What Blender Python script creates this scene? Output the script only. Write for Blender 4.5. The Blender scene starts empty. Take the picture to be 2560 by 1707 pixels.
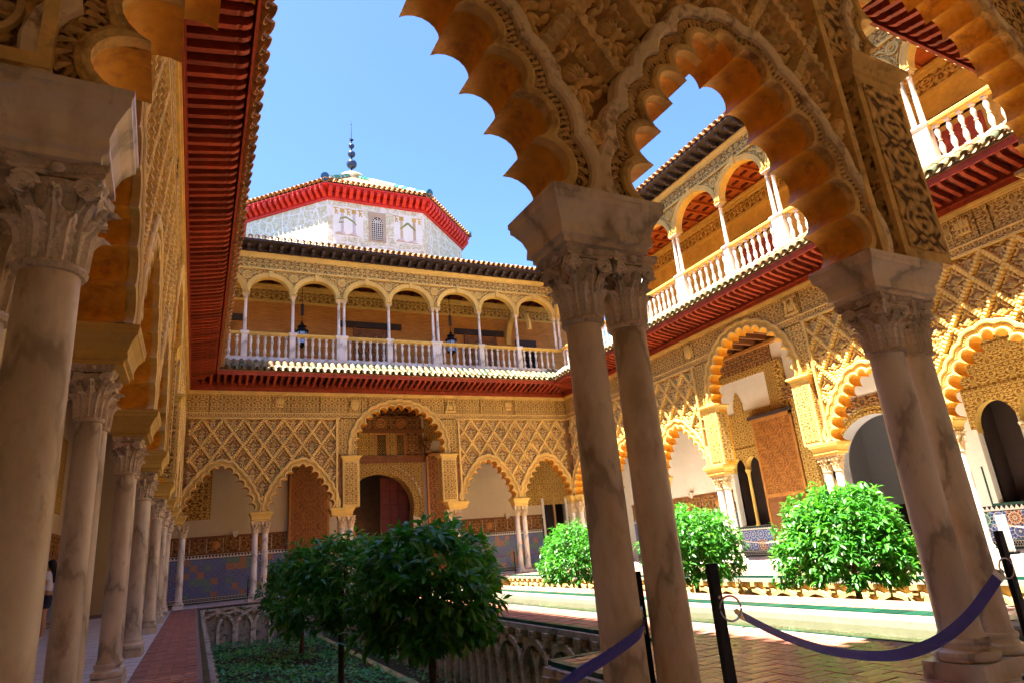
import bpy, bmesh, math, random
import numpy as np
from mathutils import Vector, Matrix, geometry
random.seed(7)
RNG = np.random.default_rng(11)
sc = bpy.context.scene
COL = sc.collection
PI = math.pi
# ------------------------------------------------------------------ camera
W, L = 15.62, 22.166            # courtyard width (X) and length (Y), measured between the column axes
cam = bpy.data.cameras.new('camera'); camo = bpy.data.objects.new('camera', cam); COL.objects.link(camo)
cam.sensor_width = 36.0; cam.lens = 1612.255/2560*36; cam.clip_start = .05; cam.clip_end = 500
_y, _p, _r = [math.radians(a) for a in (-26.481, 17.46, -5.017)]
fw = Vector((-math.sin(_y)*math.cos(_p), math.cos(_y)*math.cos(_p), math.sin(_p)))
rt = Vector((math.cos(_y), math.sin(_y), 0)); up = rt.cross(fw)
r2 = math.cos(_r)*rt + math.sin(_r)*up; u2 = -math.sin(_r)*rt + math.cos(_r)*up
M = Matrix((r2, u2, -fw)).transposed().to_4x4(); M.translation = Vector((.7495, -2.782, 1.066))
camo.matrix_world = M
sc.camera = camo
# ------------------------------------------------------------------ sky, sun, exposure
SUN_EL, SUN_PHI = math.radians(69.4), math.radians(5)
world = bpy.data.worlds.new('World'); sc.world = world; world.use_nodes = True
wn = world.node_tree.nodes; bg = wn['Background']
sky = wn.new('ShaderNodeTexSky'); sky.sky_type = 'NISHITA'; sky.sun_disc = False
sky.sun_elevation = SUN_EL; sky.sun_rotation = math.radians(265)
sky.air_density = .41; sky.dust_density = .30; sky.ozone_density = 10
world.node_tree.links.new(sky.outputs[0], bg.inputs[0]); bg.inputs[1].default_value = .05
sd = bpy.data.lights.new('sun', 'SUN'); sd.energy = 2.35; sd.angle = math.radians(.55); sd.color = (1, .93, .80)
so = bpy.data.objects.new('sun', sd); COL.objects.link(so)
tosun = Vector((-math.cos(SUN_PHI)*math.cos(SUN_EL), -math.sin(SUN_PHI)*math.cos(SUN_EL), math.sin(SUN_EL)))
so.rotation_euler = tosun.to_track_quat('Z', 'Y').to_euler()
sc.view_settings.view_transform = 'Standard'; sc.view_settings.look = 'None'
sc.view_settings.exposure = 4.2; sc.view_settings.gamma = 1.0
sc.render.engine = 'CYCLES'
cy = sc.cycles
cy.use_denoising = True; cy.denoising_prefilter = 'ACCURATE'; cy.max_bounces = 12; cy.diffuse_bounces = 10; cy.glossy_bounces = 3; cy.transparent_max_bounces = 8
cy.caustics_reflective = False; cy.caustics_refractive = False; cy.sample_clamp_indirect = 6
# ------------------------------------------------------------------ materials
class NT:
    def __init__(s, name):
        s.m = bpy.data.materials.new(name); s.m.use_nodes = True
        s.t = s.m.node_tree; s.b = s.t.nodes['Principled BSDF']; s._c = None
    def n(s, typ, **kw):
        nd = s.t.nodes.new(typ)
        for k, v in kw.items(): setattr(nd, k, v)
        return nd
    def l(s, a, b): s.t.links.new(a, b)
    def co(s):
        if s._c is None: s._c = s.n('ShaderNodeTexCoord').outputs['Object']
        return s._c
    def mapped(s, sc_=(1, 1, 1), loc=(0, 0, 0), rot=(0, 0, 0), src=None):
        mp = s.n('ShaderNodeMapping'); mp.inputs['Scale'].default_value = sc_; mp.inputs['Location'].default_value = loc
        mp.inputs['Rotation'].default_value = rot
        s.l(src or s.co(), mp.inputs[0]); return mp.outputs[0]
    def noise(s, scale, detail=3, src=None, rough=.55, dist=0):
        t = s.n('ShaderNodeTexNoise'); t.inputs['Scale'].default_value = scale; t.inputs['Detail'].default_value = detail
        t.inputs['Roughness'].default_value = rough; t.inputs['Distortion'].default_value = dist
        s.l(src or s.co(), t.inputs['Vector']); return t.outputs['Fac']
    def vor(s, scale, feature='F1', src=None, out='Distance', rnd=1.0):
        t = s.n('ShaderNodeTexVoronoi', feature=feature); t.inputs['Scale'].default_value = scale
        if 'Randomness' in t.inputs: t.inputs['Randomness'].default_value = rnd
        s.l(src or s.co(), t.inputs['Vector']); return t.outputs[out]
    def math(s, op, a, b=None, clamp=False):
        t = s.n('ShaderNodeMath', operation=op, use_clamp=clamp)
        for i, v in enumerate((a, b)):
            if v is None: continue
            if isinstance(v, (int, float)): t.inputs[i].default_value = v
            else: s.l(v, t.inputs[i])
        return t.outputs[0]
    def ramp(s, fac, stops, interp='LINEAR'):
        t = s.n('ShaderNodeValToRGB'); t.color_ramp.interpolation = interp
        els = t.color_ramp.elements
        while len(els) < len(stops): els.new(.5)
        for e, (p, c) in zip(els, stops):
            e.position = p; e.color = (*c, 1) if len(c) == 3 else c
        s.l(fac, t.inputs[0]); return t.outputs[0]
    def mix(s, fac, a, b, typ='MIX'):
        t = s.n('ShaderNodeMix', data_type='RGBA', blend_type=typ)
        for i, v in ((0, fac), (6, a), (7, b)):
            if isinstance(v, (int, float)): t.inputs[i].default_value = v
            elif isinstance(v, tuple): t.inputs[i].default_value = (*v, 1)
            else: s.l(v, t.inputs[i])
        return t.outputs[2]
    def rnd(s): return s.n('ShaderNodeObjectInfo').outputs['Random']
    def bump(s, h, strength=.5, dist=.02, normal=None):
        t = s.n('ShaderNodeBump'); t.inputs['Strength'].default_value = strength; t.inputs['Distance'].default_value = dist
        s.l(h, t.inputs['Height'])
        if normal: s.l(normal, t.inputs['Normal'])
        s.l(t.outputs[0], s.b.inputs['Normal']); return t.outputs[0]
    def done(s, color, rough=.7, spec=.4, metal=0):
        if isinstance(color, tuple): s.b.inputs['Base Color'].default_value = (*color, 1)
        else: s.l(color, s.b.inputs['Base Color'])
        if isinstance(rough, (int, float)): s.b.inputs['Roughness'].default_value = rough
        else: s.l(rough, s.b.inputs['Roughness'])
        s.b.inputs['Specular IOR Level'].default_value = spec; s.b.inputs['Metallic'].default_value = metal
        return s.m

def sh(c, k): return tuple(min(1, x*k) for x in c)

def m_plain(name, base, rough=.7, var=.25, scale=1.5, bump=.15, bscale=25, spec=.3, objvar=.15, metal=0, dirt=None):
    t = NT(name)
    n1 = t.noise(scale, 5); n2 = t.noise(scale*7, 3)
    c = t.ramp(n1, [(.3, sh(base, 1-var)), (.7, sh(base, 1+var))])
    c = t.mix(.35, c, t.ramp(n2, [(.3, sh(base, 1-var)), (.7, sh(base, 1+var))]))
    if dirt:
        c = t.mix(t.ramp(t.noise(scale*2.3, 6, rough=.7), [(.52, (0, 0, 0)), (.66, (1, 1, 1))]), c, dirt)
    if objvar:
        c = t.mix(1.0, c, t.ramp(t.rnd(), [(0, (1-objvar,)*3), (1, (1+objvar,)*3)]), 'MULTIPLY')
    if bump: t.bump(t.noise(bscale, 4), bump, .02)
    return t.done(c, rough, spec, metal)

def m_carved(name, light, dark, scale=9, strength=.9, dist=.03, style='vine', gap=.30):
    """plaster or wood cut in low relief: scrolls, leaves and bands, shade of the cuts painted into the colour"""
    t = NT(name)
    sp = t.n('ShaderNodeSeparateXYZ'); t.l(t.co(), sp.inputs[0])
    per = 3.2/scale                       # half repeat of the mirrored ornament, metres
    a = t.math('PINGPONG', t.math('ADD', sp.outputs[0], t.math('MULTIPLY', sp.outputs[1], .83)), per)
    b = t.math('PINGPONG', sp.outputs[2], per*(1.25 if style == 'vine' else .7))
    cb = t.n('ShaderNodeCombineXYZ'); t.l(a, cb.inputs[0]); t.l(b, cb.inputs[1])
    cn = t.n('ShaderNodeTexNoise'); cn.inputs['Scale'].default_value = scale*.55; cn.inputs['Detail'].default_value = 1; t.l(cb.outputs[0], cn.inputs['Vector'])
    vm = t.n('ShaderNodeVectorMath', operation='MULTIPLY_ADD'); t.l(cn.outputs['Color'], vm.inputs[0]); vm.inputs[1].default_value = (1.1/scale,)*3; t.l(cb.outputs[0], vm.inputs[2])
    src = vm.outputs[0]
    d = t.vor(scale*.42, src=src, rnd=.8)
    rings = t.math('SINE', t.math('MULTIPLY', d, 22.0))
    edge = t.vor(scale*.95, 'DISTANCE_TO_EDGE', src=src)
    e2 = t.math('MULTIPLY', edge, 3.0, True)
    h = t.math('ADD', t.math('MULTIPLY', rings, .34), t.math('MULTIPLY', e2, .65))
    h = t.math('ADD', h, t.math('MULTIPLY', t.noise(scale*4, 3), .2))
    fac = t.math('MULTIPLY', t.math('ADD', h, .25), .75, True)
    c = t.ramp(fac, [(gap-.12, dark), (gap+.08, sh(light, .72)), (.62, light), (.95, sh(light, 1.25))])  # recesses coloured darker and ridges lighter, as shade would fall
    big = t.ramp(t.noise(.9, 4), [(.3, (.78, .74, .68)), (.7, (1.12, 1.1, 1.05))])
    c = t.mix(1.0, c, big, 'MULTIPLY')
    t.bump(h, strength, dist)
    return t.done(c, .75, .25)

OCH, OCHD = (.64, .385, .078), (.26, .11, .022)
M_st = m_plain('ochre_plaster', OCH, .75, .28, 1.2, .25, 18, objvar=.06, dirt=(.52, .29, .06))
M_stl = m_plain('pale_ochre_stone', (.70, .46, .11), .7, .2, 2, .15, 22, objvar=.08)
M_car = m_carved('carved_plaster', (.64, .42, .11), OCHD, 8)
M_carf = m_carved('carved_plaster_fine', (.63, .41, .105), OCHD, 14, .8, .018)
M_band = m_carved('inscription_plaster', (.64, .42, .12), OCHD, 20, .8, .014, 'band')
M_rib = m_plain('rib_plaster', (.68, .45, .125), .7, .25, 3, .25, 30, objvar=.1)
M_pet = m_plain('leaf_plaster', (.60, .42, .15), .7, .3, 5, .3, 40, objvar=.12)
M_cut = m_plain('recess_shade_ground', (.36, .18, .05), .85, .4, 6, .4, 30)  # brown backing paints the shade inside the pierced lattice holes
M_int = m_plain('smooth_ochre_soffit', (.80, .36, .022), .6, .3, 2.2, .12, 9, objvar=.05, dirt=(.52, .20, .015))
M_nst = m_plain('aged_plaster', (.76, .47, .13), .75, .35, 1.6, .35, 16, objvar=.06, dirt=(.36, .19, .05))
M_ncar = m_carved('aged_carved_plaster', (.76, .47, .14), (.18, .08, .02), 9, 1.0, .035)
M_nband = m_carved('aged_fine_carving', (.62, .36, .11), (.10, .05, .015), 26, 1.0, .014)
M_npale = m_plain('worn_cream_plaster', (.80, .60, .30), .7, .2, 3, .2, 20, objvar=.06, dirt=(.33, .19, .09))
M_nrib = m_plain('aged_rib_plaster', (.76, .49, .16), .7, .35, 4, .4, 22, objvar=.12)
M_cream = m_plain('cream_plaster', (.64, .53, .35), .8, .08, .8, .05, 8, objvar=0)
M_white = m_plain('white_plaster', (.82, .78, .69), .8, .08, .8, .06, 9, objvar=0)

def m_marble(name, base, vein, warm=.3):
    t = NT(name)
    src = t.mapped((1, 1, .45), rot=(.3, .5, 0))
    oi = t.n('ShaderNodeObjectInfo')
    vm = t.n('ShaderNodeVectorMath', operation='MULTIPLY_ADD'); t.l(oi.outputs['Random'], vm.inputs[0]); vm.inputs[1].default_value = (37, 19, 53); t.l(src, vm.inputs[2])
    s2 = vm.outputs[0]
    w = t.n('ShaderNodeTexWave', bands_direction='DIAGONAL'); w.inputs['Scale'].default_value = 1.3; w.inputs['Distortion'].default_value = 9
    w.inputs['Detail'].default_value = 5; w.inputs['Detail Roughness'].default_value = .65; t.l(s2, w.inputs['Vector'])
    c = t.ramp(w.outputs['Fac'], [(0, vein), (.07, sh(base, .85)), (.3, base), (1, sh(base, 1.08))])
    blot = t.ramp(t.noise(2.6, 6, s2, .68), [(.38, (.66, .56, .42)), (.56, (1, 1, 1))])
    c = t.mix(warm, c, blot, 'MULTIPLY')
    pit = t.ramp(t.noise(9, 5, s2, .7), [(.30, (.55, .45, .36)), (.40, (1, 1, 1))])
    c = t.mix(.6, c, pit, 'MULTIPLY')
    t.bump(t.noise(14, 4), .08, .01)
    return t.done(c, .38, .45)
M_mar = m_marble('veined_marble', (.76, .65, .47), (.44, .36, .25), .65)
M_marw = m_marble('white_marble', (.78, .72, .62), (.48, .42, .36), .5)
M_marg = m_marble('weathered_marble', (.78, .63, .40), (.46, .36, .22), .8)
M_capm = m_plain('carved_marble', (.78, .64, .44), .55, .3, 6, .35, 30, objvar=.1, dirt=(.22, .15, .10))
M_capf = m_plain('ochre_marble', (.66, .50, .28), .6, .25, 6, .35, 30, objvar=.1)
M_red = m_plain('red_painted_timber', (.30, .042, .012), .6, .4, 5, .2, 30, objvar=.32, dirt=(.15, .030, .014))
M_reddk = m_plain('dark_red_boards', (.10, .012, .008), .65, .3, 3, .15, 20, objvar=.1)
M_redl = m_plain('bright_red_paint', (.52, .028, .012), .55, .15, 2, .1, 20, objvar=.1)
M_orw = m_plain('orange_timber_ceiling', (.42, .10, .02), .6, .25, 3, .15, 20, objvar=.2)
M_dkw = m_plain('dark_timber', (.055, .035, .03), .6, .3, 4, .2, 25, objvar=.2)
M_brw = m_plain('brown_timber', (.26, .10, .03), .55, .35, 4, .2, 25, objvar=.15)
M_strap = m_plain('walnut_strapwork', (.52, .22, .05), .5, .25, 5, .2, 30, objvar=.1)
M_cwood = m_carved('carved_wood', (.38, .19, .06), (.13, .055, .02), 9, .9, .03)
M_rterr = m_plain('dark_roof_clay', (.22, .11, .045), .8, .3, 3, .3, 12)
M_palet = m_plain('pale_roof_clay', (.27, .20, .10), .6, .3, 6, .2, 20)
M_terr = m_plain('terracotta_tile', (.46, .24, .085), .75, .3, 5, .25, 20, objvar=.3)
M_metal = m_plain('black_iron', (.018, .017, .018), .45, .2, 5, .1, 30, metal=.6)
M_post = m_plain('black_painted_post', (.022, .016, .014), .5, .3, 5, .1, 30)
M_steel = m_plain('bright_steel', (.55, .54, .52), .25, .1, 5, 0, 30, metal=1)
M_belt = m_plain('navy_leather', (.075, .068, .34), .45, .2, 8, .15, 60)
M_rope = m_plain('pale_rope', (.70, .55, .42), .8, .2, 30, .4, 120)
M_glass = m_plain('lantern_glass', (.35, .50, .70), .1, .1, 1, 0, 1)
M_maroon = m_plain('maroon_boards', (.17, .035, .02), .6, .3, 3, .15, 20)
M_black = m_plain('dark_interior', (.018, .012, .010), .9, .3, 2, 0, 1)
M_grey = m_plain('grey_plaster', (.55, .52, .50), .85, .08, 1, .05, 9)

def m_glazed(name, cols, rough=.25):
    t = NT(name)
    n = len(cols)
    c = t.ramp(t.rnd(), [((i+.001)/n, k) for i, k in enumerate(cols)], 'CONSTANT')
    c = t.mix(.5, c, t.ramp(t.noise(12, 4), [(.3, (.55, .5, .45)), (.7, (1.15, 1.1, 1))]), 'MULTIPLY')
    t.bump(t.noise(25, 3), .15, .01)
    return t.done(c, rough, .5)
M_eavet = m_glazed('mixed_glazed_roof_tile', [(.20, .155, .075), (.25, .20, .11), (.08, .11, .06), (.18, .12, .05), (.28, .24, .15), (.12, .15, .09), (.17, .10, .05)], .45)
M_green = m_glazed('green_glazed_tile', [(.001, .042, .026), (.002, .052, .034), (.001, .032, .022), (.002, .060, .042)], .38)
M_gw = m_glazed('green_white_ridge_tile', [(.36, .36, .30), (.012, .16, .10), (.40, .40, .34), (.02, .20, .14)], .3)
M_blue = m_glazed('blue_glazed_cap', [(.012, .09, .12), (.008, .05, .10)], .25)
M_ball = m_plain('blue_glazed_ball', (.022, .035, .065), .25, .3, 3, 0, 1)

def m_brick():
    t = NT('terracotta_paver')
    c = t.ramp(t.rnd(), [(0, (.42, .155, .115)), (.35, (.50, .20, .15)), (.7, (.45, .17, .125)), (1, (.58, .27, .20))])
    c = t.mix(.6, c, t.ramp(t.noise(5, 5), [(.3, (.7, .66, .62)), (.7, (1.2, 1.15, 1.1))]), 'MULTIPLY')
    t.bump(t.noise(30, 4), .2, .01)
    return t.done(c, t.ramp(t.noise(2, 3), [(.3, (.16,)*3), (.7, (.42,)*3)]), .5)
M_pav = m_brick()
M_mort = m_plain('mortar', (.34, .22, .17), .9, .2, 4, .2, 40)

def m_wallbrick():
    t = NT('ochre_brickwork')
    mp = t.n('ShaderNodeSeparateXYZ'); t.l(t.co(), mp.inputs[0])
    cb = t.n('ShaderNodeCombineXYZ'); t.l(t.math('ADD', mp.outputs[0], mp.outputs[1]), cb.inputs[0]); t.l(mp.outputs[2], cb.inputs[1])
    b = t.n('ShaderNodeTexBrick'); b.inputs['Scale'].default_value = 1; b.inputs['Brick Width'].default_value = .30; b.inputs['Row Height'].default_value = .075
    b.inputs['Mortar Size'].default_value = .012; b.inputs['Color1'].default_value = (.66, .30, .06, 1); b.inputs['Color2'].default_value = (.56, .22, .04, 1)
    b.inputs['Mortar'].default_value = (.42, .22, .07, 1); t.l(cb.outputs[0], b.inputs['Vector'])
    c = t.mix(.5, b.outputs['Color'], t.ramp(t.noise(1.5, 5), [(.3, (.7, .68, .6)), (.7, (1.25, 1.2, 1.1))]), 'MULTIPLY')
    t.bump(b.outputs['Fac'], -.5, .01)
    return t.done(c, .8, .2)
M_wbr = m_wallbrick()

def m_mosaic(name, white, sc_=9.5):
    """tiled dado: star cells in blue, green, honey and black with pale grout straps"""
    t = NT(name)
    mp = t.n('ShaderNodeSeparateXYZ'); t.l(t.co(), mp.inputs[0])
    cb = t.n('ShaderNodeCombineXYZ'); t.l(t.math('ADD', mp.outputs[0], mp.outputs[1]), cb.inputs[0]); t.l(mp.outputs[2], cb.inputs[1])
    src = cb.outputs[0]
    vn = t.n('ShaderNodeTexVoronoi', feature='F1'); vn.inputs['Scale'].default_value = sc_*.44; vn.inputs['Randomness'].default_value = .12; t.l(src, vn.inputs['Vector'])
    dv = t.n('ShaderNodeVectorMath', operation='SUBTRACT'); t.l(src, dv.inputs[0]); t.l(vn.outputs['Position'], dv.inputs[1])
    s2 = t.n('ShaderNodeSeparateXYZ'); t.l(dv.outputs[0], s2.inputs[0])
    ang = t.math('ARCTAN2', s2.outputs[1], s2.outputs[0])
    ray = t.math('ABSOLUTE', t.math('SINE', t.math('ADD', t.math('MULTIPLY', ang, 6.0), t.math('MULTIPLY', vn.outputs['Distance'], 4.0))))
    rng_ = t.math('FRACT', t.math('MULTIPLY', vn.outputs['Distance'], 4.0))
    sep = t.n('ShaderNodeSeparateColor'); t.l(vn.outputs['Color'], sep.inputs[0])
    starc = t.ramp(sep.outputs[0], [(0, (.05, .12, .50)), (.34, (.04, .28, .22)), (.52, (.06, .15, .58)), (.70, (.55, .18, .03)), (.86, (.07, .17, .55))], 'CONSTANT')
    dark = t.math('MULTIPLY', t.math('GREATER_THAN', ray, .72), t.math('GREATER_THAN', rng_, .55))
    c = t.mix(dark, starc, (.02, .025, .05))
    edge = t.math('MINIMUM', ray, t.math('MULTIPLY', t.math('ABSOLUTE', t.math('SUBTRACT', rng_, .5)), 1.6))
    c = t.mix(t.ramp(edge, [(.12, (1, 1, 1)), (.19, (0, 0, 0))]), c, white)
    t.bump(edge, .15, .004)
    return t.done(c, .3, .5)
M_mos = m_mosaic('tile_mosaic_dado', (.50, .47, .42))
M_mosb = m_mosaic('pale_tile_mosaic_dado', (.72, .68, .60), 6.5)

def m_leaf(name, a, b, c3):
    t = NT(name)
    g = t.n('ShaderNodeNewGeometry')
    rn = g.outputs['Random Per Island']
    c = t.ramp(rn, [(0, a), (.6, b), (1, c3)])
    t.b.inputs['Subsurface Weight'].default_value = 0
    m = t.done(c, .36, .5)
    tr = t.n('ShaderNodeBsdfTranslucent'); t.l(t.mix(1, c, (1.5, 2.0, .6), 'MULTIPLY'), tr.inputs[0])
    mx = t.n('ShaderNodeMixShader'); mx.inputs[0].default_value = .30
    t.l(t.b.outputs[0], mx.inputs[1]); t.l(tr.outputs[0], mx.inputs[2])
    t.l(mx.outputs[0], t.t.nodes['Material Output'].inputs['Surface'])
    return m
M_leaf = m_leaf('orange_tree_leaf', (.036, .16, .026), (.058, .22, .034), (.12, .30, .035))
M_ivy = m_leaf('ground_cover_leaf', (.045, .23, .085), (.08, .33, .12), (.18, .40, .09))
M_bark = m_plain('bark', (.095, .055, .035), .85, .35, 6, .6, 30)
M_soil = m_plain('dark_soil', (.055, .042, .022), .95, .4, 3, .5, 14, dirt=(.03, .06, .02))
M_gwall = m_plain('damp_garden_masonry', (.44, .36, .26), .85, .3, 2.2, .7, 9, objvar=.1, dirt=(.07, .065, .05))
M_grib = m_plain('lichened_rib', (.60, .52, .40), .85, .35, 4, .8, 13, objvar=.15, dirt=(.10, .085, .06))
M_gsun = m_plain('ochre_garden_wall', (.52, .35, .14), .85, .25, 3, .5, 12, objvar=.1)
M_floor = m_marble('floor_marble', (.78, .77, .75), (.55, .53, .50), .3)
M_coping = m_plain('white_coping', (.22, .20, .16), .6, .15, 2, .15, 15)
M_pool = m_plain('pool_lining', (.060, .080, .026), .7, .25, 2, .1, 10)

def m_water():
    t = NT('pool_water')
    nt = t.t; nt.nodes.remove(t.b)
    tr = t.n('ShaderNodeBsdfTransparent'); tr.inputs[0].default_value = (.86, .93, .74, 1)
    gl = t.n('ShaderNodeBsdfGlossy'); gl.inputs['Roughness'].default_value = .04
    fr = t.n('ShaderNodeFresnel'); fr.inputs[0].default_value = 1.33
    bp = t.n('ShaderNodeBump'); bp.inputs['Strength'].default_value = .25; bp.inputs['Distance'].default_value = .02
    t.l(t.noise(7, 3, t.mapped((1, .35, 1))), bp.inputs['Height']); t.l(bp.outputs[0], gl.inputs['Normal']); t.l(bp.outputs[0], fr.inputs['Normal'])
    mx = t.n('ShaderNodeMixShader'); t.l(fr.outputs[0], mx.inputs[0]); t.l(tr.outputs[0], mx.inputs[1]); t.l(gl.outputs[0], mx.inputs[2])
    t.l(mx.outputs[0], nt.nodes['Material Output'].inputs['Surface'])
    return t.m
M_water = m_water()

def m_towerpaint():
    t = NT('painted_tower_plaster')
    mp = t.n('ShaderNodeSeparateXYZ'); t.l(t.co(), mp.inputs[0])
    e = t.vor(1.6, 'DISTANCE_TO_EDGE', rnd=.35)
    line = t.ramp(e, [(.03, (1, 1, 1)), (.06, (0, 0, 0))])
    n = t.noise(5, 4, dist=1.2)
    base = t.mix(t.ramp(n, [(.44, (0, 0, 0)), (.52, (1, 1, 1)), (.60, (0, 0, 0))]), (.58, .57, .41), (.40, .35, .15))
    base = t.mix(t.ramp(t.noise(9, 3), [(.62, (0, 0, 0)), (.68, (1, 1, 1))]), base, (.25, .27, .28))
    c = t.mix(t.math('MULTIPLY', line, .5), base, (.74, .72, .66))
    return t.done(c, .85, .2)
M_tow = m_towerpaint()
M_twh = m_plain('painted_white_panel', (.62, .62, .50), .85, .06, 1, .05, 9, objvar=0)
M_gold = m_plain('painted_gold', (.48, .30, .06), .8, .2, 3, 0, 9)
M_tgrey = m_plain('painted_stone_grey', (.48, .42, .38), .8, .2, 3, 0, 9)
M_tgreen = m_plain('painted_green', (.20, .24, .05), .8, .2, 3, 0, 9)
M_tpink = m_plain('painted_rose', (.42, .32, .19), .8, .15, 3, 0, 9)

# ------------------------------------------------------------------ mesh helpers
class MB:
    def __init__(s): s.v = []; s.f = []; s.m = []; s.s = []
    def add(s, vs, fs, mat=0, smooth=False):
        o = len(s.v); s.v.extend(tuple(p) for p in vs)
        for f in fs:
            s.f.append(tuple(o+i for i in f)); s.m.append(mat); s.s.append(smooth)
    def box(s, x0, x1, y0, y1, z0, z1, mat=0, top=None):
        """box; top=(dx,dy) insets the upper rectangle"""
        a, b = top or (0, 0)
        v = [(x0, y0, z0), (x1, y0, z0), (x1, y1, z0), (x0, y1, z0), (x0+a, y0+b, z1), (x1-a, y0+b, z1), (x1-a, y1-b, z1), (x0+a, y1-b, z1)]
        s.add(v, [(0, 3, 2, 1), (4, 5, 6, 7), (0, 1, 5, 4), (1, 2, 6, 5), (2, 3, 7, 6), (3, 0, 4, 7)], mat)
    def rings(s, rings, mat=0, smooth=False, closed=True, cap0=True, cap1=True):
        n = len(rings[0]); o = len(s.v)
        for r in rings: s.v.extend(tuple(p) for p in r)
        for i in range(len(rings)-1):
            for j in range(n if closed else n-1):
                k = (j+1) % n
                s.f.append((o+i*n+j, o+i*n+k, o+(i+1)*n+k, o+(i+1)*n+j)); s.m.append(mat); s.s.append(smooth)
        if cap0: s.f.append(tuple(o+j for j in reversed(range(n)))); s.m.append(mat); s.s.append(False)
        if cap1: s.f.append(tuple(o+(len(rings)-1)*n+j for j in range(n))); s.m.append(mat); s.s.append(False)
    def lathe(s, prof, n=24, c=(0, 0), mat=0, smooth=True, cap0=True, cap1=True):
        s.rings([[(c[0]+r*math.cos(2*PI*j/n), c[1]+r*math.sin(2*PI*j/n), z) for j in range(n)] for r, z in prof], mat, smooth, True, cap0, cap1)
    def moulded(s, x0, x1, y0, y1, prof, mat=0):
        """rectangular block whose sides follow a moulding profile [(offset, z)]"""
        s.rings([[(x0-o, y0-o, z), (x1+o, y0-o, z), (x1+o, y1+o, z), (x0-o, y1+o, z)] for o, z in prof], mat, False)
    def tube(s, path, r, n=6, mat=0, smooth=True):
        path = [Vector(p) for p in path]; rs = []
        ref = Vector((0, 0, 1))
        for i, p in enumerate(path):
            d = (path[min(i+1, len(path)-1)]-path[max(i-1, 0)]).normalized()
            a = d.cross(ref)
            if a.length < .05: a = d.cross(Vector((1, 0, 0)))
            a.normalize(); b = a.cross(d)
            rr = r[i] if isinstance(r, (list, tuple)) else r
            rs.append([p + a*rr*math.cos(2*PI*j/n) + b*rr*math.sin(2*PI*j/n) for j in range(n)])
        s.rings(rs, mat, smooth)
    def prism(s, poly, y0, y1, mat=0, axis='y'):
        """polygon in the (x,z) plane pulled from y0 to y1"""
        n = len(poly)
        v = [(p[0], y0, p[1]) for p in poly]+[(p[0], y1, p[1]) for p in poly]
        fs = [(i, i+n, (i+1) % n+n, (i+1) % n) for i in range(n)]
        tri = geometry.tessellate_polygon([[Vector((p[0], p[1], 0)) for p in poly]])
        for t in tri: fs.append(tuple(t)); fs.append(tuple(i+n for i in t))
        s.add(v, fs, mat)
    def dome(s, x, z, rx, rz, h, y0, rot=0, n=8, mat=0):
        ca, sa = math.cos(rot), math.sin(rot); rs = []
        for k, d in ((1, 0), (.78, .62), (.35, .96)):
            rs.append([(x+(rx*k*math.cos(2*PI*j/n))*ca-(rz*k*math.sin(2*PI*j/n))*sa, y0+h*d, z+(rx*k*math.cos(2*PI*j/n))*sa+(rz*k*math.sin(2*PI*j/n))*ca) for j in range(n)])
        s.rings(rs, mat, True, True, False, True)
    def mesh(s, name, mats, sharp=40):
        me = bpy.data.meshes.new(name); me.from_pydata(s.v, [], s.f)
        for m in (mats if isinstance(mats, (list, tuple)) else [mats]): me.materials.append(m)
        me.polygons.foreach_set('material_index', s.m)
        me.polygons.foreach_set('use_smooth', [True if x else False for x in s.s])
        bm = bmesh.new(); bm.from_mesh(me); bmesh.ops.recalc_face_normals(bm, faces=bm.faces[:]); bm.to_mesh(me); bm.free()
        if any(s.s):
            me.set_sharp_from_angle(angle=math.radians(sharp))
        me.update(); return me
    def obj(s, name, mats, parent=None, loc=None, rot=None, sharp=40):
        return link(name, s.mesh(name, mats, sharp), parent, loc, rot)

def link(name, me, parent=None, loc=None, rot=None, scale=None):
    o = bpy.data.objects.new(name, me); COL.objects.link(o)
    if parent: o.parent = parent
    if loc is not None: o.location = loc
    if rot is not None: o.rotation_euler = rot
    if scale is not None: o.scale = scale
    return o
def tag(o, label, cat, group=None):
    o['label'] = label; o['category'] = cat; o['kind'] = 'thing'
    if group: o['group'] = group
    return o
def thing(name, label, cat, loc=(0, 0, 0), rz=0, group=None):
    o = bpy.data.objects.new(name, None); COL.objects.link(o); o.location = loc; o.rotation_euler = (0, 0, rz); o.empty_display_size = .2
    return tag(o, label, cat, group)
def struct(o): o['kind'] = 'structure'; return o
def stuff(o): o['kind'] = 'stuff'; return o
def copy_tree(o, parent=None):
    c = o.copy(); COL.objects.link(c)
    if parent: c.parent = parent
    for ch in o.children: copy_tree(ch, c)
    return c
ORD = ['first', 'second', 'third', 'fourth', 'fifth', 'sixth', 'seventh', 'eighth', 'ninth', 'tenth', 'eleventh', 'twelfth']
TH = .041
NEARO = (W*math.cos(TH), W*math.sin(TH), 0)
FRAME = {'far': ((W, L, 0), PI), 'right': ((W, 0, 0), PI/2), 'left': ((0, L, 0), -PI/2), 'near': (NEARO, PI+TH), 'nearcourt': ((0, 0, 0), TH)}
def fworld(side, u, v, z=0):
    (x, y, zz), a = FRAME[side]
    return (x+u*math.cos(a)-v*math.sin(a), y+u*math.sin(a)+v*math.cos(a), zz+z)
# ------------------------------------------------------------------ many-lobed arches
A1, B1 = 2.749, 5.732            # column pairs along the short sides
ZI = 2.92                        # top of the impost blocks
ZS = 7.22                        # top of the lower wall

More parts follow.
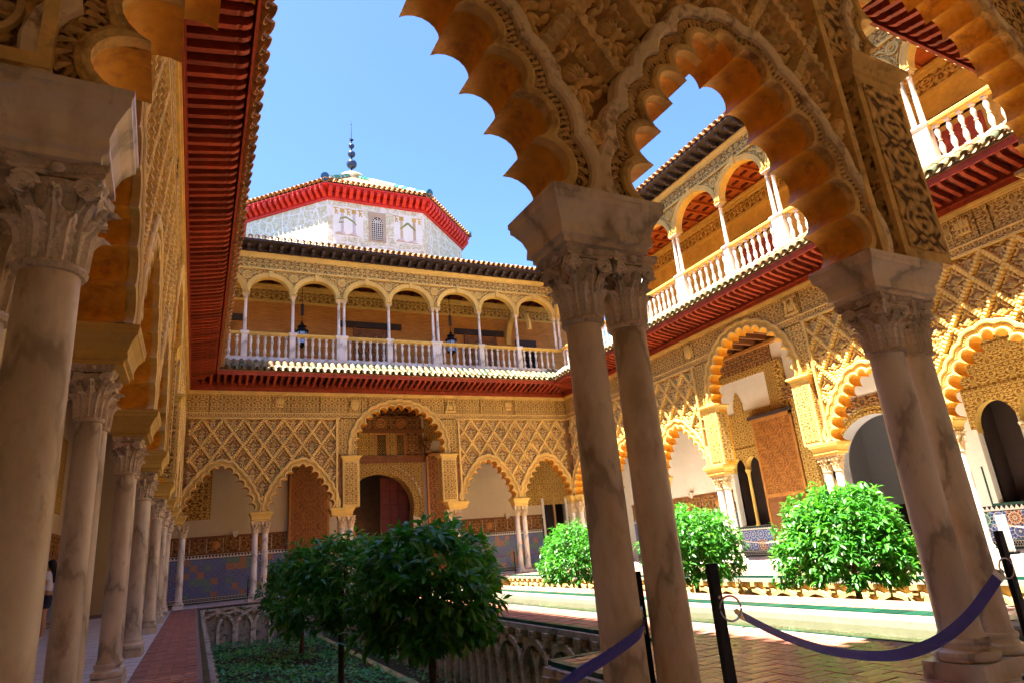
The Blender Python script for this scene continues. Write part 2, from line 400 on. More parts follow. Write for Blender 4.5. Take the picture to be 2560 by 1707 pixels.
class Arch:
    """curve of n lobes between (u0,z0) and (u1,z0), apex at za; kind 'point' or 'round'"""
    def __init__(s, u0, u1, z0, za, n, kind='point', K=8):
        s.u0, s.u1, s.z0, s.za, s.n, s.K = u0, u1, z0, za, n, K
        c, hw, h = (u0+u1)/2, (u1-u0)/2, za-z0
        ts = np.linspace(0, 1, 400); pts = []
        if kind == 'point':
            z = ts*h; x = -hw*(1-ts**1.73)
        else:
            a = PI*1.06 - ts*(PI*1.06-PI/2); hh = h/(1-math.sin(PI*1.06)); x = hw*1.0*np.cos(a)*1.02; z = (np.sin(a)-math.sin(PI*1.06))*hh
        half = np.stack([x+c, z+z0], 1)
        full = np.concatenate([half, np.stack([2*c-half[::-1, 0], half[::-1, 1]], 1)[1:]])
        d = np.r_[0, np.cumsum(np.hypot(*np.diff(full, axis=0).T))]
        q = np.linspace(0, d[-1], n+1)
        s.P = np.stack([np.interp(q, d, full[:, 0]), np.interp(q, d, full[:, 1])], 1)
        s.mid = (s.P[1:]+s.P[:-1])/2; t = s.P[1:]-s.P[:-1]; s.len = np.hypot(*t.T); s.t = t/s.len[:, None]
        s.nrm = np.stack([-s.t[:, 1], s.t[:, 0]], 1); s.r = s.len/2
    def curve(s, d=0.0, bulge=1.22):
        """list of lobes, each K+1 points, of the outline grown by d; shared cusps meet exactly"""
        R = s.r+d; cut = []
        for i in range(s.n-1):      # meeting point of neighbouring circles, on the wall side
            a, b = s.mid[i], s.mid[i+1]; D = np.hypot(*(b-a)); e = (b-a)/D
            x = (D*D+R[i]**2-R[i+1]**2)/(2*D); y = math.sqrt(max(R[i]**2-x*x, 0))
            nn = np.array([-e[1], e[0]]); cut.append(a+e*x+nn*y*(1 if d > 1e-6 else (1 if np.dot(s.P[i+1]-a-e*x, nn) > 0 else -1)))
        out = []
        for i in range(s.n):
            def ang(p):
                v = p-s.mid[i]; return math.atan2(np.dot(v, s.nrm[i]), np.dot(v, s.t[i]))
            a0 = ang(cut[i-1]) if i else PI
            a1 = ang(cut[i]) if i < s.n-1 else 0
            if a0 < 0: a0 += 2*PI
            if a0 < PI/2: a0 = PI
            if a1 > PI/2: a1 = 0
            pts = []
            for k in range(s.K+1):
                a = a0+(a1-a0)*k/s.K; oy = R[i]*math.sin(a); ox = R[i]*math.cos(a)
                oy += (bulge-1)*s.r[i]*max(0, math.sin(a))
                pts.append(s.mid[i]+s.t[i]*ox+s.nrm[i]*oy)
            out.append(np.array(pts))
        for i in range(s.n-1):
            m = (out[i][-1]+out[i+1][0])/2; out[i][-1] = m; out[i+1][0] = m
        return out
    def line(s, d=0.0):
        c = s.curve(d); pts = [c[0][0]]
        for l in c: pts.extend(l[1:])
        pts = np.array(pts); pts[:, 1] = np.maximum(pts[:, 1], s.z0)
        return pts

def inpoly(px, pz, poly):
    x0, z0 = poly[:, 0], poly[:, 1]; x1, z1 = np.roll(x0, -1), np.roll(z0, -1)
    c = ((z0 > pz) != (z1 > pz)) & (px < (x1-x0)*(pz-z0)/(z1-z0+1e-12)+x0)
    return bool(c.sum() % 2)

def strip(mb, a, b, va, vb, mat, smooth=True):
    """band between two outlines a and b (same point count) at depths va, vb"""
    n = len(a); o = len(mb.v)
    mb.v.extend((p[0], va, p[1]) for p in a); mb.v.extend((p[0], vb, p[1]) for p in b)
    for i in range(n-1):
        mb.f.append((o+i, o+i+1, o+n+i+1, o+n+i)); mb.m.append(mat); mb.s.append(smooth)

def archivolt(ar, vf, parent, mats, name='archivolt', carve=True, wide=1.0):
    """mouldings round an arch: plain inner roll, cut leaf band, plain outer band"""
    k = wide
    offs = [(.0, vf-.06), (.0, vf+.012), (.03*k, vf+.022), (.055*k, vf+.008), (.06*k, vf-.012), (.14*k, vf-.012), (.145*k, vf+.016), (.165*k, vf+.028), (.225*k, vf+.028), (.24*k, vf+.01), (.245*k, vf-.06)]
    ls = [ar.line(max(o, 0)) for o, _ in offs]
    mb = MB()
    for i in range(len(offs)-1):
        if i == 4: continue
        strip(mb, ls[i], ls[i+1], offs[i][1], offs[i+1][1], 0 if i < 5 else 1)
    o = mb.obj(name, [mats[0], mats[1]], parent, sharp=35)
    cb = MB(); strip(cb, ls[4], ls[5], vf-.014, vf-.014, 0)
    if carve:                       # fan leaves standing in the cut band
        c1 = ar.curve(.068*k); c2 = ar.curve(.132*k)
        for l1, l2 in zip(c1, c2):
            m = 9
            for j in range(m):
                f = (j+.5)/m*ar.K; i0 = int(f); fr = f-i0; i1 = min(i0+1, ar.K)
                pa = l1[i0]*(1-fr)+l1[i1]*fr; pb = l2[i0]*(1-fr)+l2[i1]*fr
                if pb[1] < ar.z0+.02: continue
                d = pb-pa; t = np.array([-d[1], d[0]])/(np.hypot(*d)+1e-9)
                wa, wb = .004*k, .013*k
                q = [pa-t*wa, pa+t*wa, pb+t*wb, pb-t*wb]; mid = pa*.3+pb*.7
                vs = [(p[0], vf-.014, p[1]) for p in q]+[(mid[0], vf+.012, mid[1])]
                cb.add(vs, [(0, 1, 4), (1, 2, 4), (2, 3, 4), (3, 0, 4)], 1)
    cb.obj('carved_band', [mats[2], mats[3]], o)
    return o

# ------------------------------------------------------------------ shared ornament pieces
def flower_domes(hw, hh):
    """relief of one pierced lattice panel: ribbed shell, buds and leaves as domes (x, z, rx, rz, h, rot)"""
    D = []
    for k in range(7):                       # shell fan
        a = math.radians(18+24*k); D.append((.062*math.cos(a), -.045+.075*math.sin(a), .072, .020, .085-.004*abs(k-3), a))
    D.append((0, -.055, .035, .03, .09, 0))
    for k in range(5):                       # lower palmette
        a = math.radians(-150+30*k); D.append((.085*math.cos(a), -.075+.085*math.sin(a), .060, .024, .06, a))
    for sg in (1, -1):
        D += [(sg*.165, .02, .055, .034, .07, sg*.5), (sg*.225, -.02, .036, .024, .055, -sg*.4), (sg*.16, -.085, .05, .026, .055, sg*.9), (sg*.13, .115, .055, .026, .06, -sg*.75), (sg*.075, .165, .045, .024, .06, -sg*1.05)]
        D += [(0, sg*.265, .034, .062, .07, 0), (.062, sg*.225, .026, .055, .055, -sg*.55), (-.062, sg*.225, .026, .055, .055, sg*.55), (0, sg*.365, .024, .042, .05, 0), (sg*.03, -.31, .018, .045, .045, -.5*sg), (sg*.03, .315, .018, .045, .045, .5*sg)]
    return [(x*hw/.305, z*hh/.425, rx*hw/.305*1.08, rz*hh/.425*1.08, h*.68, r) for x, z, rx, rz, h, r in D]

def lattice(side_root, panel, arches, vb, mats, pitch, hh, u_first, detail=True, fine=False):
    """diagonal relief net over panel=(u0,u1,z0,z1), kept clear of the arches"""
    u0, u1, z0, z1 = panel; hw = pitch/2
    polys = [a.line(.235) for a in arches]; polys = [np.vstack([[p[0][0], z0-5], p, [p[-1][0], z0-5]]) for p in polys]
    def ok(u, z, m=0):
        if u < u0+m or u > u1-m or z < z0+m or z > z1+m*0+1e-6: return False
        return not any(inpoly(u, z, p) for p in polys)
    u_first = u0+((u_first-u0) % pitch); nk = int((u1-u0)/hw)+4; nz = int((z1-z0)/hh)+2
    D = flower_domes(hw-.045, hh-.06)
    full = None
    for i in range(-3, nk):
        for j in range(0, nz):
            uc = u_first+i*hw; zc = z1-hh*j
            if (i+j) % 2 == 0:       # node: ribs run down-left and down-right from it
                for sg in (-1, 1):
                    a = np.array([uc, zc]); b = np.array([uc+sg*hw, zc-hh])
                    S = 15; fl = [ok(*(a+(b-a)*k/S)) for k in range(S+1)]
                    k = 0
                    while k <= S:
                        if fl[k]:
                            e = k
                            while e < S and fl[e+1]: e += 1
                            if e-k >= 2:
                                mb = MB(); d = (b-a)/np.hypot(*(b-a)); n = np.array([-d[1], d[0]]); rs = []
                                N = (e-k)*2
                                for q in range(N+1):
                                    f = (k+(e-k)*q/N)/S; p = a+(b-a)*f
                                    w = .050+.009*math.cos(f*2*PI*7); h = .100+.010*math.cos(f*2*PI*7)
                                    x1, x2, x3, x4 = p-n*w*1.25, p-n*w*.7, p+n*w*.7, p+n*w*1.25
                                    rs.append([(x1[0], vb, x1[1]), (x2[0], vb+h, x2[1]), (x3[0], vb+h, x3[1]), (x4[0], vb, x4[1])])
                                mb.rings(rs, 0, False)
                                mb.obj('lattice_rib', mats[0], side_root)
                            k = e+1
                        else: k += 1
            else:                    # centre of a diamond
                keep = [d for d in D if ok(uc+d[0], zc+d[1], .02)]
                if len(keep) < 2: continue
                if len(keep) == len(D) and full is not None:
                    link('lattice_panel', full, side_root, (uc, vb, zc)); continue
                mb = MB()
                for d in keep: mb.dome(d[0], d[1], d[2], d[3], d[4], 0, d[5], 8 if detail else 6)
                me = mb.mesh('lattice_panel', mats[1])
                if len(keep) == len(D): full = me
                link('lattice_panel', me, side_root, (uc, vb, zc))

def me_castle():
    mb = MB(); mb.box(-.13, .13, 0, .05, -.14, .08)
    for x in (-.10, 0, .10): mb.box(x-.045, x+.045, 0, .07, .02, .19 if x == 0 else .15)
    for x in (-.13, -.07, -.03, .03, .07, .13): mb.box(x-.014, x+.014, 0, .07, .15, .185 if abs(x) > .05 else .225)
    for x in (-.08, 0, .08): mb.box(x-.02, x+.02, .05, .055, -.10, -.02, 1)
    return mb.mesh('castle_emblem', [M_stl, M_cut])
def me_shield():
    mb = MB()
    pts = [(-.15, .12), (.15, .12), (.16, -.05), (.10, -.18), (0, -.25), (-.10, -.18), (-.16, -.05)]
    mb.prism(pts, 0, .05); mb.prism([(x*.72, z*.72) for x, z in pts], .05, .062)
    mb.box(-.13, .13, 0, .06, .13, .19)
    for k in range(5): mb.box(-.12+k*.055, -.095+k*.055, 0, .06, .19, .26-.02*abs(k-2))
    for s in (-1, 1): mb.tube([(s*.17, .02, -.2), (s*.21, .02, -.05), (s*.18, .02, .1), (s*.24, .02, .2)], .02, 5)
    return mb.mesh('shield_emblem', [M_stl])
def me_lions():
    mb = MB()
    for s in (-1, 1):
        mb.tube([(s*.17, .03, -.2), (s*.16, .035, -.05), (s*.11, .04, .07), (s*.13, .04, .17), (s*.08, .04, .2)], [.035, .05, .045, .05, .03], 6)
        mb.tube([(s*.12, .03, .04), (s*.05, .03, .06), (s*.02, .03, .0)], [.025, .02, .015], 5)
        mb.tube([(s*.17, .03, -.1), (s*.22, .03, .0), (s*.2, .03, .12)], .014, 5)
    mb.box(-.24, .24, 0, .04, -.27, -.21); mb.box(-.09, .09, 0, .04, -.15, .02); mb.box(-.2, .2, 0, .03, .2, .24)
    return mb.mesh('lion_emblem', [M_stl])
EMB = {}
def emblem(kind, parent, u, v, z):
    if kind not in EMB: EMB[kind] = {'castle': me_castle, 'shield': me_shield, 'lion': me_lions}[kind]()
    return link(kind+'_emblem', EMB[kind], parent, (u, v, z))

IMPOST = [(-.075, -.30), (-.075, -.27), (-.05, -.26), (-.05, -.235), (-.055, -.20), (-.035, -.14), (.0, -.085), (.012, -.075), (.012, -.045), (.02, -.035), (.02, -.005), (.012, 0)]
CORNICE = [(0, -.2), (0, -.17), (.02, -.16), (.025, -.11), (.05, -.07), (.085, -.05), (.085, -.015), (.075, 0)]

def facade(side, label, ulen, supports, arches, piers, sebka, mats, near=False, emblems=(), pitch=.678, hh=.475, ufirst=.71, impmats=(M_stl,), lattice_on=True):
    """arcade wall above the columns.  supports [(u0,u1)] impost blocks; arches [(u0,u1,kind)]; piers [(p0,p1)]"""
    loc, rz = FRAME[side]
    root = thing('arcade_wall', label, 'arcade wall', loc, rz)
    S = lambda k: mats[k]
    vb, vf = .10, .20
    ars = []
    for a in arches:
        if a[2] == 'big': ars.append(Arch(a[0], a[1], 4.80, 6.62, 17, 'round', 9 if near else 7))
        else: ars.append(Arch(a[0], a[1], ZI+.012, a[3] if len(a) > 3 else 4.52, 13, 'point', 10 if near else 7))
    # ---- masonry body with the lobed openings
    out = [(supports[0][0], ZI)]
    for ar, a in zip(ars, arches):
        if a[2] == 'big':
            p0, p1 = a[0]-.02, a[1]+.02
            out += [(p0, ZI), (p0, 4.80)]+[tuple(p) for p in ar.line(0)]+[(p1, 4.80), (p1, ZI)]
        else:
            out += [(a[0]-.002, ZI)]+[tuple(p) for p in ar.line(0)]+[(a[1]+.002, ZI)]
    out += [(supports[-1][1], ZI), (supports[-1][1], ZS), (supports[0][0], ZS)]
    q = [out[0]]
    for p in out[1:]:
        if (p[0]-q[-1][0])**2+(p[1]-q[-1][1])**2 > 1e-7: q.append(p)
    n = len(q); mb = MB()
    tri = geometry.tessellate_polygon([[Vector((p[0], p[1], 0)) for p in q]])
    v1 = [(p[0], vb, p[1]) for p in q]; v0 = [(p[0], -.22, p[1]) for p in q]
    mb.add(v1, [tuple(t) for t in tri], 0); mb.add(v0, [tuple(t) for t in tri], 1)
    mb.add(v1+v0, [(i, (i+1) % n, n+(i+1) % n, n+i) for i in range(n)], 2, True)
    me = mb.mesh('wall', [S('ground'), S('back'), S('soffit')], 28)
    link('wall', me, root)
    # front lining of the soffits out to the archivolt face
    for ar, a in zip(ars, arches):
        l = ar.line(0); m2 = MB(); strip(m2, l, l, vb, vf-.05, 0); m2.obj('soffit', S('soffit'), root, sharp=28)
        archivolt(ar, vf, root, (S('mould'), S('outer'), S('bandg'), S('band')), wide=1.0)
    # ---- lattice fields
    if lattice_on:
        for u0, u1, z1, uf in sebka:
            inside = [ar for ar, a in zip(ars, arches) if a[2] != 'big' and a[1] > u0-.3 and a[0] < u1+.3]
            lattice(root, (u0, u1, ZI+.15, z1), inside, vb, (S('rib'), S('petal')), pitch, hh, uf, True)
            f = MB()                # frame of the field
            f.box(u0-.06, u1+.06, vb, vf+.015, z1, z1+.055)
            f.obj('lattice_frame', S('mould'), root)
    # ---- frieze: inscription strip, then carved panels with emblems let in
    bigs = [ar for ar, a in zip(ars, arches) if a[2] == 'big']
    bp = [np.vstack([[b.line(.16)[0][0], 0], b.line(.16), [b.line(.16)[-1][0], 0]]) for b in bigs]
    def cut_slab(name, u0, u1, z0, z1, v1, mat, seg=.6):
        """slab split around the round arch so that no stone stands in its opening"""
        k = max(1, round((u1-u0)/seg)); runs = []; cur = None
        N = 14
        def put(a, b, zz, za):
            nonlocal cur
            if cur is None: cur = MB(); runs.append(cur)
            cur.box(a, b, vb, v1, zz, za)
        lo_, hi_ = (min(p[:, 0].min() for p in bp), max(p[:, 0].max() for p in bp))
        ins = lambda uu, z: lo_ < uu < hi_ and any(inpoly(uu, z, p) for p in bp)
        for i in range(k):
            a, b = u0+(u1-u0)*i/k, u0+(u1-u0)*(i+1)/k
            if not any(ins(uu, z) for uu in (a, b, (a+b)/2) for z in (z0+.01, (z0+z1)/2, z1-.01)): put(a, b, z0, z1); continue
            for j in range(N):      # thin columns whose foot follows the arch, hidden under its mouldings
                c0, c1 = a+(b-a)*j/N, a+(b-a)*(j+1)/N; m_ = (c0+c1)/2
                zs = [z0+(z1-z0)*q/40 for q in range(41)]; st = {z: ins(m_, z) for z in zs}; fr = [z for z in zs if not st[z]]
                if not fr: cur = None; continue
                top = [z for z in fr if z > max([z_ for z_ in zs if st[z_]], default=-1)]
                low = [z for z in fr if z < min([z_ for z_ in zs if st[z_]], default=99)] if any(st.values()) else []
                if len(top) > 1: put(c0, c1, top[0], z1)
                elif len(low) < 2: cur = None
                if len(low) > 1: put(c0, c1, z0, low[-1])
        for r_ in runs: r_.obj(name, mat, root)
    ue = [e[0] for e in emblems]
    x0, x1 = supports[0][0], supports[-1][1]
    cut_slab('inscription_band', x0, x1, 6.255, 6.40, vf-.012, S('inscr'), .4)
    cut_slab('string_course', x0, x1, 6.40, 6.44, vf+.012, S('mould'), .4)
    u = x0; k = 0
    stops = sorted(ue)+[1e9]
    while u < x1-.05:
        e = min(u+1.05, x1)
        for s_ in stops:
            if u < s_-.26 < e: e = s_-.26
            elif s_-.27 <= u < s_+.2: e = s_+.26
        cut_slab('frieze_panel', u+.012, e-.012, 6.44, 7.10, vf-.025+.008*((k*7) % 3), S('frieze'), .35)
        u = e; k += 1
    fb = MB(); fb.box(x0, x1, vb, vf+.02, 7.10, 7.16); fb.box(x0, x1, vb, vf+.05, 7.16, ZS); fb.obj('cornice_moulding', S('mould'), root)
    for uu, kind in emblems: emblem(kind, root, uu, vf-.02, 6.78)
    # ---- piers beside the great arch, with their cornices; side strips above them
    for p0, p1 in piers:
        inner_right = p1 > (piers[0][0]+piers[-1][1])/2
        mb = MB(); mb.box(p0, p1, vb-.02, vf+.06, ZI+.002, 4.60); mb.obj('pier', S('mould'), root)
        pn = MB(); pn.box(p0+.07, p1-.07, vf+.055, vf+.075, ZI+.09, 4.53); pn.obj('pier_panel', S('pier'), root)
        ps = MB(); ps.box(p0-.012, p0+.02, -.16, vf+.02, ZI+.09, 4.53); ps.box(p1-.02, p1+.012, -.16, vf+.02, ZI+.09, 4.53); ps.obj('pier_side_panel', S('pier'), root)
        cc = MB(); cc.moulded(p0, p1, -.2, vf+.06, [(o, 4.80+z) for o, z in CORNICE]); cc.obj('pier_cornice', S('cornice'), root)
        g = (p0-.22, p0+.55) if not inner_right else (p1-.55, p1+.22)
        cut_slab('alfiz_panel', g[0]+.06, g[1]-.06, 4.86, 6.22, vf-.03, S('frieze'), .2)
        e0, e1 = (g[0]-.02, g[0]+.05) if not inner_right else (g[1]-.05, g[1]+.02)
        b = MB(); b.box(e0, e1, vb, vf+.03, ZI+.02, 6.255); b.obj('pilaster_strip', S('mould'), root)
    if near:                         # framed panel with a rosette at the corner pier
        for p0, p1 in ((W-.13, W+.44), (-.44, .13)):
            f = MB()
            for a, b, c, d in ((p0, p1, 2.96, 3.02), (p0, p1, 3.78, 3.84), (p0, p0+.05, 3.02, 3.78), (p1-.05, p1, 3.02, 3.78), (p0, p1, 3.84, 6.2)): f.box(a, b, vb, vf+.035, c, d)
            f.obj('panel_frame', S('mould'), root)
            m = MB(); m.box(p0+.05, p1-.05, vb, vf-.02, 3.02, 3.78); m.obj('carved_panel', S('frieze'), root)
            m = MB(); c_, z_ = (p0+p1)/2, 3.24; n = 24
            for r0, r1 in ((.17, .145), (.075, .05)):
                m.rings([[(c_+r*math.cos(2*PI*j/n), vf-.02+h_, z_+r*math.sin(2*PI*j/n)) for j in range(n)] for r, h_ in ((r0, 0), (r0, .03), (r1, .03), (r1, 0))], 0, False, True, False, False)
            for k in range(8): m.dome(c_+.11*math.cos(k*PI/4), z_+.11*math.sin(k*PI/4), .04, .022, .035, vf-.02, k*PI/4)
            for k in range(4): m.box(p0+.07, p1-.07, vf-.02, vf+.01, 3.50+k*.06, 3.525+k*.06)
            m.obj('rosette', S('rib'), root)
    # ---- impost blocks over the capitals
    for i, (s0, s1) in enumerate(supports):
        mb = MB(); mb.moulded(s0, s1, -.25, .25, [(o, ZI+z) for o, z in IMPOST])
        mb.obj('impost_block', impmats[0], root)
    return root, ars

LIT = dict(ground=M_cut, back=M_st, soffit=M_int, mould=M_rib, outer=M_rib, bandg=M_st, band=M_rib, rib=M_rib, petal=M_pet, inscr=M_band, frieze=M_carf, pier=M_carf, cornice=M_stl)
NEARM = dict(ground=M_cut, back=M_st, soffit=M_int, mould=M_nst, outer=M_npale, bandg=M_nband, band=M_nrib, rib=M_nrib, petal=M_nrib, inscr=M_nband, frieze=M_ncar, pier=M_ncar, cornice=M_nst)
# short sides: corner, two narrow arches, great arch, two narrow arches, corner
SUP = [(-.45, .40), (2.39, 3.12), (5.10, 5.98), (W-5.98, W-5.10), (W-3.12, W-2.39), (W-.40, W+.45)]
ARC = [(.40, 2.39, 's'), (3.12, 5.10, 's'), (6.20, W-6.20, 'big'), (W-5.10, W-3.12, 's'), (W-2.39, W-.40, 's')]
PIER = [(5.55, 6.17), (W-6.17, W-5.55)]
SEB = [(.30, 5.40, 6.20, .71), (W-5.40, W-.30, 6.20, W-.71)]
far, _ = facade('far', 'far arcade wall facing us with scalloped arches, diamond lattice and one tall central arch', W, SUP, ARC, PIER, SEB, LIT,
                emblems=[(W-3.26, 'castle'), (W-6.03, 'shield'), (W-9.97, 'lion'), (W-12.6, 'castle')])
near, near_arcs = facade('near', 'dark shaded arcade wall overhead in the foreground with scalloped arches framing the courtyard', W, SUP, ARC, PIER, SEB, NEARM, True,
                emblems=[], impmats=(M_marg,))
# long sides: three narrow arches, great arch, three narrow arches
s3, b3 = 2.998, 4.174
Y1, Y2 = 3*s3, 3*s3+b3
LSUP = [(-.45, .40), (s3-.36, s3+.36), (2*s3-.36, 2*s3+.36), (Y1-.42, Y1+.44), (Y2-.44, Y2+.42), (Y2+s3-.36, Y2+s3+.36), (Y2+2*s3-.36, Y2+2*s3+.36), (L-.40, L-.262)]
LARC = [(.40, s3-.36, 's', 4.45), (s3+.36, 2*s3-.36, 's', 4.45), (2*s3+.36, Y1-.42, 's', 4.45), (Y1+.60, Y2-.60, 'big'), (Y2+.42, Y2+s3-.36, 's', 4.45), (Y2+s3+.36, Y2+2*s3-.36, 's', 4.45), (Y2+2*s3+.36, L-.40, 's', 4.45)]
LPIER = [(Y1-.02, Y1+.57), (Y2-.57, Y2+.02)]
LSEB = [(.30, Y1-.18, 6.20, .75), (Y2+.18, L-.30, 6.20, L-.75)]
right, _ = facade('right', 'right hand arcade wall, sunlit low down, with scalloped arches and lattice above the orange trees', L, LSUP, LARC, LPIER, LSEB, LIT,
                emblems=[(13.45, 'shield'), (9.07, 'lion'), (4.3, 'castle'), (17.5, 'castle')])
left, _ = facade('left', 'left arcade wall seen edge on above the receding row of marble columns', L, LSUP, LARC, LPIER, LSEB, LIT,
                emblems=[], impmats=(M_stl,))
# ------------------------------------------------------------------ columns
def me_leaf(h, w, out, seed):
    """acanthus leaf: lobed blade rising along the bell and curling outwards at its tip"""
    mb = MB(); rows = 14; cols = 7; g = []
    for i in range(rows+1):
        f = i/rows
        ww = w*(.75+.35*math.sin(PI*min(1, f*1.15)))*(1 if f < .8 else 1-(f-.8)*2.6)*(1+.26*math.cos(f*PI*9))
        y = .012+.02*f + (out*max(0, (f-.62)/.38)**1.6); z = h*f if f < .86 else h*.86+h*.10*math.sin((f-.86)/.14*PI*.9)-h*.02*(f-.86)/.14
        g.append([((c/(cols-1)-.5)*ww, y-.007*abs(c-3)+(.010 if c == 3 else (.006 if c in (1, 5) else 0)), z+.02*h*abs(c-3)/3*math.cos(f*PI*9)) for c in range(cols)])
    mb.rings(g, 0, True, False, False, False)
    b = [[(p[0], p[1]-.014, p[2]) for p in r] for r in g]
    mb.rings(b, 0, True, False, False, False)
    return mb
def volute_mb(R, th):
    """spiral scroll lying in the x-z plane"""
    mb = MB(); path = []; rad = []
    for k in range(26):
        a = k/25*PI*4.2; r = R*(1-k/25*.82)
        path.append((-r*math.cos(a)*1.0, 0, r*math.sin(a))); rad.append(th*(1-k/25*.45))
    mb.tube(path, rad, 5)
    mb.lathe([(R*.16, -th*1.1), (R*.16, th*1.1)], 8)
    mb.v[-16:] = [(p[0], p[2], p[1]) for p in mb.v[-16:]]
    for k in range(1):
        n = 14; ring0 = [(R*.86*math.cos(2*PI*j/n), -th*.55, R*.86*math.sin(2*PI*j/n)) for j in range(n)]
        ring1 = [(p[0], th*.55, p[2]) for p in ring0]
        mb.rings([ring0, ring1], 0, False)
    return mb
CAPMESH = {}
M_capcore = m_plain('shaded_grimy_core', (.64, .50, .32), .7, .4, 7, .3, 30, objvar=.1, dirt=(.26, .17, .09))  # bell darkened to paint shade behind the leaves, over blotchy grime
def cap_parts(r, h, hi):
    key = (round(r, 3), round(h, 2), hi)
    if key in CAPMESH: return CAPMESH[key]
    n = 24 if hi else 14
    bell = MB()
    bell.lathe([(r*1.0, -.03), (r*1.14, -.028), (r*1.22, -.012), (r*1.14, .006), (r*1.0, .01), (r*.98, h*.2), (r*1.05, h*.5), (r*1.25, h*.72), (r*1.42, h*.80), (r*1.30, h*.83)], n)
    ab = []                          # concave-sided abacus
    for z, k in ((h*.86, .93), (h*.90, .95), (h*.91, 1.0), (h, 1.03)):
        ring = []
        for q in range(4):
            for t in np.linspace(-1, 1, 7)[:-1]:
                a = q*PI/2; x, y = r*1.62*k, r*1.62*k*t
                x -= r*.34*(1-t*t)
                ring.append((x*math.cos(a)-y*math.sin(a), x*math.sin(a)+y*math.cos(a), z))
        ab.append(ring)
    bell.rings(ab, 0, False)
    leaf = me_leaf(h*.48, r*.80, r*.55, 0); leaf2 = me_leaf(h*.74, r*.66, r*.70, 1)
    vol = volute_mb(r*.45, r*.15)
    ros = MB(); ros.lathe([(r*.10, 0), (r*.24, .004), (r*.2, .02), (r*.06, .03)], 8)
    ros.v = [(p[0], p[2], p[1]) for p in ros.v]
    CAPMESH[key] = (bell, leaf, leaf2, vol, ros)
    return CAPMESH[key]
def place(src, M, dst, mat=0):
    o = len(dst.v)
    dst.v.extend(tuple(M @ Vector(p)) for p in src.v)
    dst.f.extend(tuple(i+o for i in f) for f in src.f); dst.m.extend([mat]*len(src.f)); dst.s.extend(src.s)
def cap_matrices(r, h):
    R = lambda a: Matrix.Rotation(a, 4, 'Z'); T = lambda x, y, z: Matrix.Translation((x, y, z))
    L1 = [R(k*PI/4+PI/8) @ T(0, r*.98, 0) for k in range(8)]
    L2 = [R(k*PI/2+PI/4) @ T(0, r*1.0, 0) for k in range(4)]+[R(k*PI/2) @ T(0, r*1.0, 0) for k in range(4)]
    V = []
    for k in range(4):
        for sg in (-1, 1):
            V.append(R(k*PI/2+PI/4) @ T(sg*r*.20, r*1.62, h*.74) @ R(PI/2+sg*.55))
    Q = [R(k*PI/2) @ T(0, r*1.26, h*.93) for k in range(4)]
    return L1, L2, V, Q
SHMESH = {}
def column(x, y, label, r=.108, group=None, hi=False, mats=(M_marw, M_capf), rot=0, top=2.62, caph=.40, plinth=.11, base=True, rt_=None):
    t = thing('marble_column', label, 'column', (x, y, 0), rot, group)
    zc = top-caph
    key = ('s', round(r, 3), round(zc, 2), hi)
    n = 32 if hi else 16
    if key not in SHMESH:
        mb = MB(); prof = []
        for k in range(9):
            f = k/8; prof.append((r*(1.09-.10*f**1.4), plinth+.15+(zc-.03-plinth-.15)*f))
        mb.lathe([(r*1.2, plinth+.135), (r*1.2, plinth+.15), (r*1.1, plinth+.17)]+prof[1:], n)
        SHMESH[key] = mb.mesh('shaft', mats[0])
        b = MB(); z = plinth
        b.lathe([(r*1.5, z), (r*1.62, z+.012), (r*1.66, z+.035), (r*1.6, z+.058), (r*1.42, z+.066), (r*1.30, z+.078), (r*1.28, z+.094), (r*1.36, z+.104), (r*1.40, z+.118), (r*1.34, z+.134), (r*1.15, z+.137)], n)
        SHMESH[key+('b',)] = b.mesh('base', mats[0])
        p = MB(); w = r*1.68; p.box(-w, w, -w, w, -.002, plinth-.004, top=(.006, .006)); SHMESH[key+('p',)] = p.mesh('plinth', mats[0])
    def use(nm, k):
        o = link(nm, SHMESH[k], t)
        if o.data.materials[0] != mats[0]:
            o.material_slots[0].link = 'OBJECT'; o.material_slots[0].material = mats[0]
        return o
    use('shaft', key)
    use('base', key+('b',)); use('plinth', key+('p',))
    bell, leaf, leaf2, vol, ros = cap_parts(r, caph, hi)
    L1, L2, V, Q = cap_matrices(r, caph)
    ck = ('cap', round(r, 3), round(caph, 2), hi, mats[1].name)
    if hi:
        if ck not in SHMESH: SHMESH[ck] = [m.mesh(nm, mats[1] if nm != 'capital' else M_capcore) for m, nm in ((bell, 'capital'), (leaf, 'acanthus_leaf'), (leaf2, 'acanthus_leaf'), (vol, 'volute'), (ros, 'rosette'))]
        ms = SHMESH[ck]
        c = link('capital', ms[0], t, (0, 0, zc))
        for mats_, me, nm in ((L1, ms[1], 'acanthus_leaf'), (L2, ms[2], 'acanthus_leaf'), (V, ms[3], 'volute'), (Q, ms[4], 'rosette')):
            for m in mats_:
                o = link(nm, me, c); o.matrix_local = m
    else:
        if ck not in SHMESH:
            mb = MB(); place(bell, Matrix.Identity(4), mb)
            for mats_, src in ((L1, leaf), (L2, leaf2), (V, vol), (Q, ros)):
                for m in mats_: place(src, m, mb)
            SHMESH[ck] = mb.mesh('capital', mats[1])
        link('capital', SHMESH[ck], t, (0, 0, zc))
    return t
def nearxy(u, v=0): return fworld('nearcourt', u, v)[:2]
